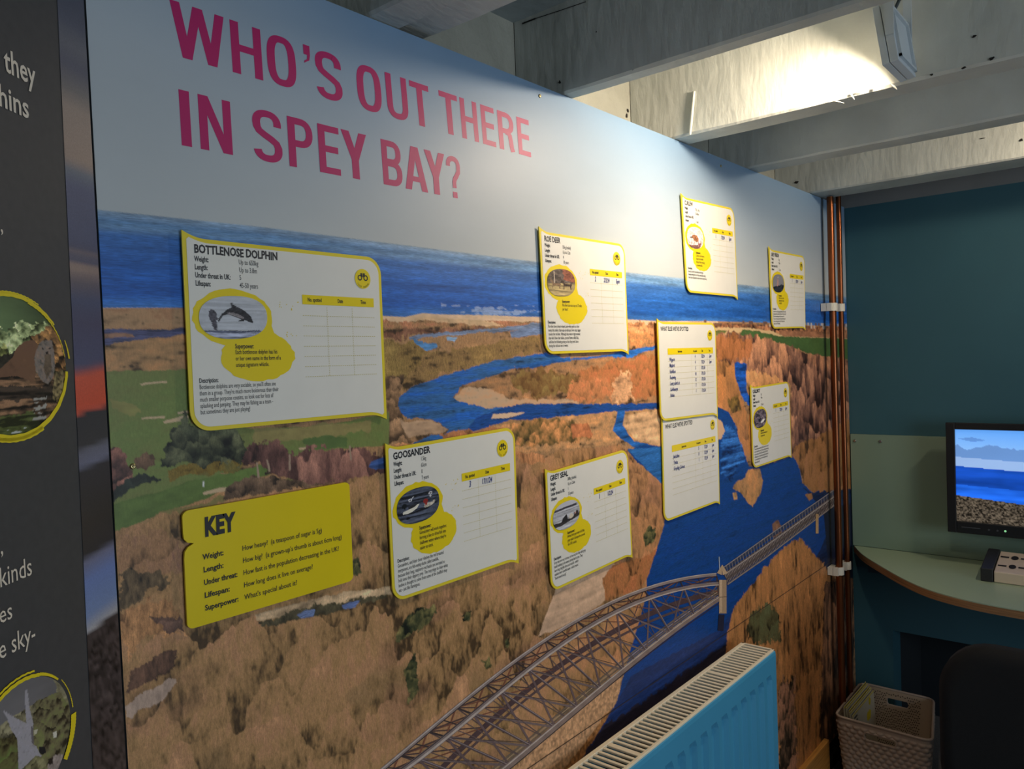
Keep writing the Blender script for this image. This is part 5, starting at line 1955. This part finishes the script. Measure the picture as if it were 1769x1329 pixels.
Yg, Zs = np.meshgrid(yy, zz)
V = np.stack([np.full(Yg.size, MX + .006), Yg.ravel(), Zs.ravel()], -1)
a_, b_ = (SY1 - Yg.ravel()) / (SY1 - SY0), (SZ1 - Zs.ravel()) / (SZ1 - SZ0)
p = Painter(a_, b_, (120, 170, 235), 12.0)
th = b_ - a_ * 0.055
c0, c1 = lin((96, 160, 238)), lin((150, 194, 244))
p.C = c0 + (c1 - c0) * np.clip(th / .4, 0, 1)[:, None]
cl = .19 + .10 * np.abs(fbm(a_ * 6, a_ * 0 + 3, 5, 3)) * 2 - .10 * fbm(a_ * 7, b_ * 0 + 1, 15, 3)
p.paint((th > cl - .02) & (th < .33), (104, 146, 206), 'cloud', .25)
p.paint((th > .075) & (th < .13) & (a_ > .02) & (a_ < .24) & (np.abs(th - .10) < .025 * (1 - np.abs(a_ - .13) / .11)), (92, 140, 206))
p.paint((th >= .30) & (th < .405), (146, 178, 226), 'cloud', .15)
p.paint((th >= .40), (20, 70, 170), 'water', .5)
p.paint((th >= .60) & (th < .75), (30, 96, 214), 'water', .6)
bch = b_ - a_ * .10
p.paint(bch > .72, (120, 106, 92), 'fine', 1.0)
pk = bch > .72
r_ = fbm(a_[pk] * 90, b_[pk] * 90, 77, 2)
p.C[pk] = lin((72, 64, 54)) * np.clip(1 + 5 * r_, .15, 3)[:, None]
p.C = np.clip(p.C, .003, 1)
me = grid_mesh('screen', V, nz, ny)
set_ink(me, p.C, p.G)
ms = print_mat('screen_picture', .25, (1, 400, 400), emission=0.85)
ms.node_tree.nodes['Principled BSDF'].inputs['Specular IOR Level'].default_value = .2
me.materials.append(ms)
o = bpy.data.objects.new('screen', me)
COL.objects.link(o)
o.parent = mon
o.matrix_parent_inverse = pinv(mon)
m = MB()
m.box((MX - .0006, MY1 - .092, MZ0 + .019), (MX + .001, MY1 - .04, MZ0 + .0215))
m.build('button_marking', mat('button_grey', (70, 72, 78), .4), mon)
for yy_ in (.425, .402):
    m = MB()
    m.tube([(MX + .001, yy_, MZ0 + .019), (MX - .001, yy_, MZ0 + .019)], .003, 10)
    m.build('control_button', mat('button_grey', (70, 72, 78), .4), mon)
m = MB()
m.tube([(MX + .001, .381, MZ0 + .020), (MX - .001, .381, MZ0 + .020)], .0032, 12)
m.build('power_light', mat('green_led', (120, 190, 120), .4, emit=(.35, .9, .45), estr=.6), mon)
m = MB()
m.box((MX + .04, .24, ZD + .22), (BACK_X - .0125, .34, ZD + .32))
m.build('wall_bracket', M_dark, mon)

# ------------------------------------------------------------------ push-button box on the desk
bx = thing('button_box', (2.7, .30, ZD), 'pale metal wedge box with round holes on the desk below the monitor', 'control box')
fx, bk = 2.652, 2.785
y0_, y1_ = .10, .392
hF, hB = .032, .066
m = MB()
prof = [(fx, 0.001), (fx, hF), (fx + .004, hF + .002), (bk, hB), (bk, 0.001)]
m.prism(prof, lambda q: (q[0], y1_, ZD + q[1]), lambda q: (q[0], y0_, ZD + q[1]))
recalc(m.build('casing', mat('box_beige', (206, 188, 164), .38, .1), bx, bevel=.002))
m = MB()
prof = [(fx - .004, 0.0006), (fx - .004, hF + .008), (bk + .006, hB + .004), (bk + .006, 0.0006)]
m.prism(prof, lambda q: (q[0], y1_ + .034, ZD + q[1]), lambda q: (q[0], y1_ + .002, ZD + q[1]))
recalc(m.build('side_bracket', mat('bracket_black', (34, 36, 38), .5), bx, bevel=.002))
sl_ = (hB - hF) / (bk - fx)


def boxtop(xr, y, lift=.0006):
    return (xr, y, ZD + hF + .0017 + (xr - fx - .002) * sl_ + lift)


M_hole = mat('hole_black', (16, 15, 15), .8)
for yc in (.352, .300, .240, .18):
    for xc in (fx + .040, fx + .095):
        m = MB()
        m.add([boxtop(xc + .0125 * math.cos(a), yc - .002 + .0095 * math.sin(a)) for a in np.linspace(0, 2 * math.pi, 25)[:-1]], [tuple(range(24))])
        m.build('round_hole', M_hole, bx)
        ys_ = yc + .024
        m = MB()
        m.add([boxtop(xc + dx, ys_ + dy) for dx, dy in ((-.004, -.011), (.004, -.011), (.004, .011), (-.004, .011))], [(0, 1, 2, 3)])
        m.build('slot', M_hole, bx)

# ------------------------------------------------------------------ basket with spare cards
ZR = EYE - 1.200


def onZr(px, zr):
    d = ray(px)
    k_ = (zr - EYE) / d[2]
    return Vector((d[0] * k_, d[1] * k_))


cor = [onZr(q, ZR) for q in ((1480, 1176.5), (1615, 1208), (1617.5, 1283), (1436, 1238))]   # back-left, back-right, front-right, front-left
cor = [Vector((2.842, .834)), Vector((2.842, .600)), Vector((2.530, .540)), Vector((2.535, .828))]
ctr = sum(cor, Vector((0, 0))) / 4
bsk = thing('storage_basket', (ctr.x, ctr.y, 0.0), 'taupe woven-effect plastic basket on the floor in the corner below the pipes', 'basket')
M_bask = mat('basket_taupe', (176, 160, 148), .5)
M_baski = mat('basket_inner', (176, 158, 138), .55)
M_bdot = mat('basket_perforation', (44, 36, 30), .8)
RC = .03
NS = 90


def rim_loop(z, inset):
    """rounded rectangle through the four corners, tapering with height"""
    k_ = (ZR - z) / ZR
    cs_ = [ctr + (c - ctr) * (1 - .16 * k_) for c in cor]
    out, N = [], 4
    for i in range(4):
        a, b, c = cs_[i - 1], cs_[i], cs_[(i + 1) % 4]
        d0, d1 = (a - b).normalized(), (c - b).normalized()
        n0 = 8
        for j in range(n0 + 1):
            t_ = j / n0
            p0, p2 = b + d0 * RC, b + d1 * RC
            q = p0 * (1 - t_) ** 2 + b * 2 * t_ * (1 - t_) + p2 * t_ ** 2
            out.append(q)
        # straight run to the next corner
        nx_ = cs_[(i + 1) % 4]
        s0, s1 = b + d1 * RC, nx_ - d1 * RC
        for j in range(1, NS + 1):
            out.append(s0 + (s1 - s0) * (j / (NS + 1)))
    if inset:
        out = [ctr + (q - ctr) * (1 - inset / (q - ctr).length) for q in out]
    return out


NL = len(rim_loop(ZR, 0))
zl = np.linspace(ZR, 0.006, 100)
lens = np.r_[0, np.cumsum([(rim_loop(ZR, 0)[(i + 1) % NL] - rim_loop(ZR, 0)[i]).length for i in range(NL)])]
run = 9 + NS


def in_slot(i, z):
    """oval hand holes in the two long sides (right after corner 0 -> back side, corner 2 -> front side)"""
    for sidei in (0, 2):
        s0 = sidei * run + 9
        if s0 <= i < s0 + NS:
            u_ = (i - s0 + .5) / NS
            du = (u_ - .52) * .30
            dz_ = z - (ZR - .040)
            hw = .052
            if abs(du) < hw:
                return abs(dz_) < .0125
            return math.hypot(abs(du) - hw, dz_) < .0125
    return False


def shell(ins, weave):
    vs, fs = [], []
    for zi, z in enumerate(zl):
        lp = rim_loop(z, ins)
        for i, q in enumerate(lp):
            off = 0.0
            if weave and 6 < zi:
                a = lens[i] / .024 * math.pi
                b = (ZR - z) / .0145 * math.pi
                off = .0062 * abs(math.sin(a + (math.floor(b / math.pi) % 2) * math.pi / 2)) * abs(math.sin(b)) ** .6
            d = (q - ctr).normalized()
            vs.append((q.x + d.x * off, q.y + d.y * off, z))
    for zi in range(len(zl) - 1):
        for i in range(NL):
            j = (i + 1) % NL
            if in_slot(i, (zl[zi] + zl[zi + 1]) / 2):
                continue
            fs.append((zi * NL + i, zi * NL + j, (zi + 1) * NL + j, (zi + 1) * NL + i))
    return vs, fs


m = MB()
v_, f_ = shell(0.0, True)
m.add(v_, f_, 0, True)
m.add([(q.x, q.y, .006) for q in rim_loop(.006, 0)], [tuple(range(NL))], 0)
m.build('woven_side', M_bask, bsk)
m = MB()
v_, f_ = shell(.004, False)
m.add(v_, f_, 0, True)
m.add([(q.x, q.y, .010) for q in rim_loop(.010, .004)], [tuple(range(NL))], 0)
# little triangular perforations on the inner faces
rr = random.Random(3)
for sidei in (0, 1, 2, 3):
    b0 = sidei * run + 9
    for row in range(22):
        z = ZR - .014 - row * .0085
        lp = rim_loop(z, .0052)
        for cix in range(0, NS - 3, 4):
            i = b0 + cix + 2 * (row % 2)
            if in_slot(i, z) or in_slot(i, z + .006) or in_slot(i, z - .006) or i + 1 >= len(lp):
                continue
            q, q2 = lp[i], lp[(i + 1) % NL]
            t_ = (q2 - q).normalized()
            sgn = 1 if rr.random() > .5 else -1
            m.add([(q.x - t_.x * .0026, q.y - t_.y * .0026, z), (q.x + t_.x * .0026, q.y + t_.y * .0026, z), (q.x, q.y, z + sgn * .0046)], [(0, 1, 2)], 1)
m.build('inner_liner', [M_baski, M_bdot], bsk)
m = MB()
m.tube([(q.x, q.y, ZR + .001) for q in rim_loop(ZR, .001)], .0042, 8, closed=True)
m.build('rim', M_bask, bsk)
for sidei in (0, 2):
    s0 = sidei * run + 9
    m = MB()
    loop = []
    for k in range(48):
        a = 2 * math.pi * k / 48
        c_, s_ = math.cos(a), math.sin(a)
        du = c_ * .0135 + math.copysign(.052, c_) if abs(c_) > 1e-9 else 0
        dz_ = s_ * .0135
        u_ = .52 + du / .30
        z = ZR - .040 + dz_
        lp = rim_loop(z, .000)
        fi = s0 + u_ * NS
        i0 = int(math.floor(fi))
        q = lp[i0].lerp(lp[i0 + 1], fi - i0)
        d = (q - ctr).normalized()
        loop.append((q.x + d.x * .0005, q.y + d.y * .0005, z))
    m.tube(loop, .0042, 8, closed=True)
    m.build('hand_hole_rim', M_bask, bsk)

# spare cards standing along the left side of the basket
for k in range(5):
    y = .812 - .0062 * k
    x0, x1 = 2.575 + .006 * (k % 3), 2.822 - .004 * (k % 2)
    ztop = ZR + .018 - .006 * k + (.004 if k % 2 else 0)
    lean_ = .016
    c = thing('spare_card', ((x0 + x1) / 2, y - lean_, .012), '', 'card', 'spare cards in the basket')
    m = MB()
    m.add([(x0 + .012, y - lean_, .014), (x1 - .012, y - lean_, .014), (x1, y, ztop), (x0, y, ztop), (x0 + .012, y - lean_ - .0012, .014), (x1 - .012, y - lean_ - .0012, .014), (x1, y - .0012, ztop), (x0, y - .0012, ztop)],
          [(0, 1, 2, 3), (7, 6, 5, 4), (0, 4, 5, 1), (1, 5, 6, 2), (2, 6, 7, 3), (3, 7, 4, 0)])
    m.build('sheet', mat('spare_card_white', (206, 198, 176), .5), c)
    m = MB()

    def cpt(a, b):
        zz_ = ztop + (.014 - ztop) * b
        yy_ = y - lean_ * b - .0016
        ww = .012 * b
        return (x0 + ww + (x1 - x0 - 2 * ww) * a, yy_, zz_)
    m.add([cpt(*q) for q in ((0, .004), (1, .004), (1, .02), (0, .02))], [(0, 1, 2, 3)])
    if k == 4:
        m.add([cpt(*q) for q in ragged(.70, .25, .10, .07, 20, 4, .2)], [tuple(range(20))])
        m.add([cpt(*q) for q in ragged(.78, .08, .05, .05, 16, 6, .2)], [tuple(range(16))])
    m.build('yellow_print', M_yel2, c)
    m = MB()
    for r_ in range(6 if k == 4 else 1):
        m.add([cpt(.06 + .02 * (r_ % 2), .05 + r_ * .055), cpt(.20, .05 + r_ * .055), cpt(.20, .075 + r_ * .055), cpt(.06 + .02 * (r_ % 2), .075 + r_ * .055)], [(0, 1, 2, 3)])
    m.build('printed_text', M_ink2, c)
    c['label'] = ('foremost spare card in the basket, white face with yellow blotches and small print showing' if k == 4
                  else 'spare white card stacked behind the foremost card in the basket')

# ------------------------------------------------------------------ dark upholstered chair at the desk
ch = thing('desk_chair', (2.06, .08, 0.0), 'black upholstered chair pulled up to the desk, mostly in shadow', 'chair')
M_fab = mat('black_fabric', (10, 10, 11), .95, noise=.3, nscale=500, bump=.2, bscale=500)


def cushion(a, b, name, rad, M4=None):
    bm = bmesh.new()
    bmesh.ops.create_cube(bm, size=1.0)
    for v in bm.verts:
        v.co = Vector(((a[0] + b[0]) / 2 + v.co.x * (b[0] - a[0]), (a[1] + b[1]) / 2 + v.co.y * (b[1] - a[1]), (a[2] + b[2]) / 2 + v.co.z * (b[2] - a[2])))
    bmesh.ops.bevel(bm, geom=bm.edges[:], offset=rad, segments=5, affect='EDGES', profile=.6)
    if M4 is not None:
        bmesh.ops.transform(bm, matrix=M4, verts=bm.verts)
    me = bpy.data.meshes.new(name)
    bm.to_mesh(me)
    bm.free()
    for p_ in me.polygons:
        p_.use_smooth = True
    me.materials.append(M_fab)
    o = bpy.data.objects.new(name, me)
    COL.objects.link(o)
    o.parent = ch
    o.matrix_parent_inverse = pinv(ch)
    return o


def rounded(y0, y1, z0, z1, r, n=8):
    out = []
    for (cy, cz, a0) in ((y1 - r, z1 - r, 0), (y0 + r, z1 - r, 90), (y0 + r, z0 + r, 180), (y1 - r, z0 + r, 270)):
        out += [(cy + r * math.cos(math.radians(a0 + 90 * i / n)), cz + r * math.sin(math.radians(a0 + 90 * i / n))) for i in range(n + 1)]
    return out


m = MB()
layers = ((1.985, .030), (1.990, .012), (2.005, 0.0), (2.045, 0.0), (2.060, .012), (2.065, .030))
for i, (xx, ins) in enumerate(layers):
    rl = rounded(-.30 + ins, .412 - ins, .36 + ins, EYE - .70 - ins, .11)
    m.v.extend([(xx, q[0], q[1]) for q in rl])
nn_ = len(rl)
for i in range(len(layers) - 1):
    for k in range(nn_):
        l = (k + 1) % nn_
        m.f.append([i * nn_ + k, i * nn_ + l, (i + 1) * nn_ + l, (i + 1) * nn_ + k])
m.f.append(list(range(nn_))[::-1])
m.f.append([(len(layers) - 1) * nn_ + k for k in range(nn_)])
m.mi = [0] * len(m.f)
m.sm = [True] * (len(m.f) - 2) + [False, False]
recalc(m.build('backrest', M_fab, ch))
cushion((2.04, -.30, .30), (2.42, .44, .40), 'seat', .035)
M_leg = mat('chair_leg_black', (20, 20, 22), .4)
for lx in (2.01, 2.39):
    for ly in (-.26, .40):
        m = MB()
        m.tube([(lx, ly, 0.0), (lx, ly, .32)], [.012, .014], 12)
        m.build('leg', M_leg, ch)

# ------------------------------------------------------------------ LED floodlights between the joists
M_case = mat('floodlight_case', (196, 204, 208), .4)
M_glass = mat('floodlight_glass', (250, 240, 220), .3, emit=(1.0, .80, .52), estr=9.0)


def floodlight(x0, x1, yb, zb_, hgt, label, power, thickness=.027):
    t = thing('floodlight', ((x0 + x1) / 2, yb, zb_), label, 'light', 'floodlights between the ceiling beams')
    th_ = math.radians(-8)
    Mx = Matrix.Translation((0, yb, zb_)) @ Matrix.Rotation(th_, 4, 'X')
    # local: y forward (to the mural), z up
    m = MB()
    m.box((x0, -.014, 0), (x1, 0.0, hgt), 0, Mx)
    m.build('rear_housing', M_case, t, bevel=.0012)
    m = MB()
    m.box((x0, .001, 0.0005), (x1, .013, hgt + .0005), 0, Mx)
    m.build('front_bezel', M_case, t, bevel=.0012)
    m = MB()
    m.box((x0 + .007, -.0142, .007), (x0 + .012, -.019, hgt - .007), 0, Mx)
    m.box((x1 - .012, -.0142, .007), (x1 - .007, -.019, hgt - .007), 0, Mx)
    m.box((x0 + .007, -.0142, .007), (x1 - .007, -.019, .012), 0, Mx)
    m.box((x0 + .007, -.0142, hgt - .012), (x1 - .007, -.019, hgt - .007), 0, Mx)
    m.build('rear_rib', M_case, t)
    m = MB()
    gl = [(x0 + .008, .0134, .008), (x1 - .008, .0134, .008), (x1 - .008, .0134, hgt - .008), (x0 + .008, .0134, hgt - .008)]
    m.add([Mx @ Vector(q) for q in gl], [(0, 1, 2, 3)])
    m.build('glass', M_glass, t)
    m = MB()
    m.tube([Mx @ Vector(((x0 + x1) / 2, -.006, hgt)), Mx @ Vector(((x0 + x1) / 2, -.02, hgt + .02)), Vector(((x0 + x1) / 2 + .01, yb - .05, ZC - .02)), Vector(((x0 + x1) / 2 + .02, yb - .08, ZC - .001))], .003, 10)
    m.build('cable', mat('cable_dark', (40, 52, 56), .5), t)
    m = MB()
    for xx in (x0 - .004, x1 + .001):
        m.box((xx, yb - .008, zb_ + hgt * .45), (xx + .003, yb + .006, ZC - .0005))
    m.box((x0 - .004, yb - .008, ZC - .004), (x1 + .004, yb + .006, ZC - .0005))
    m.build('bracket', M_case, t)
    l = area_light('floodlight_beam', Mx @ Vector(((x0 + x1) / 2, .016, hgt * .36)), Mx @ Vector(((x0 + x1) / 2, 1.0, hgt * .36 - .45)), (x1 - x0) * .8, hgt * .5, power, FLOOD_COLOR, 150)
    l.parent = t
    l.matrix_parent_inverse = pinv(t)
    return t


floodlight(1.470, 1.592, .358, EYE + .4905, .105, 'pale grey floodlight hanging between the ceiling beams, facing the mural', FLOOD_POWER)
floodlight(2.30, 2.42, -.10, EYE + .515, .105, 'pale grey floodlight out of view between the beams nearest the teal wall', FLOOD_POWER * .5)
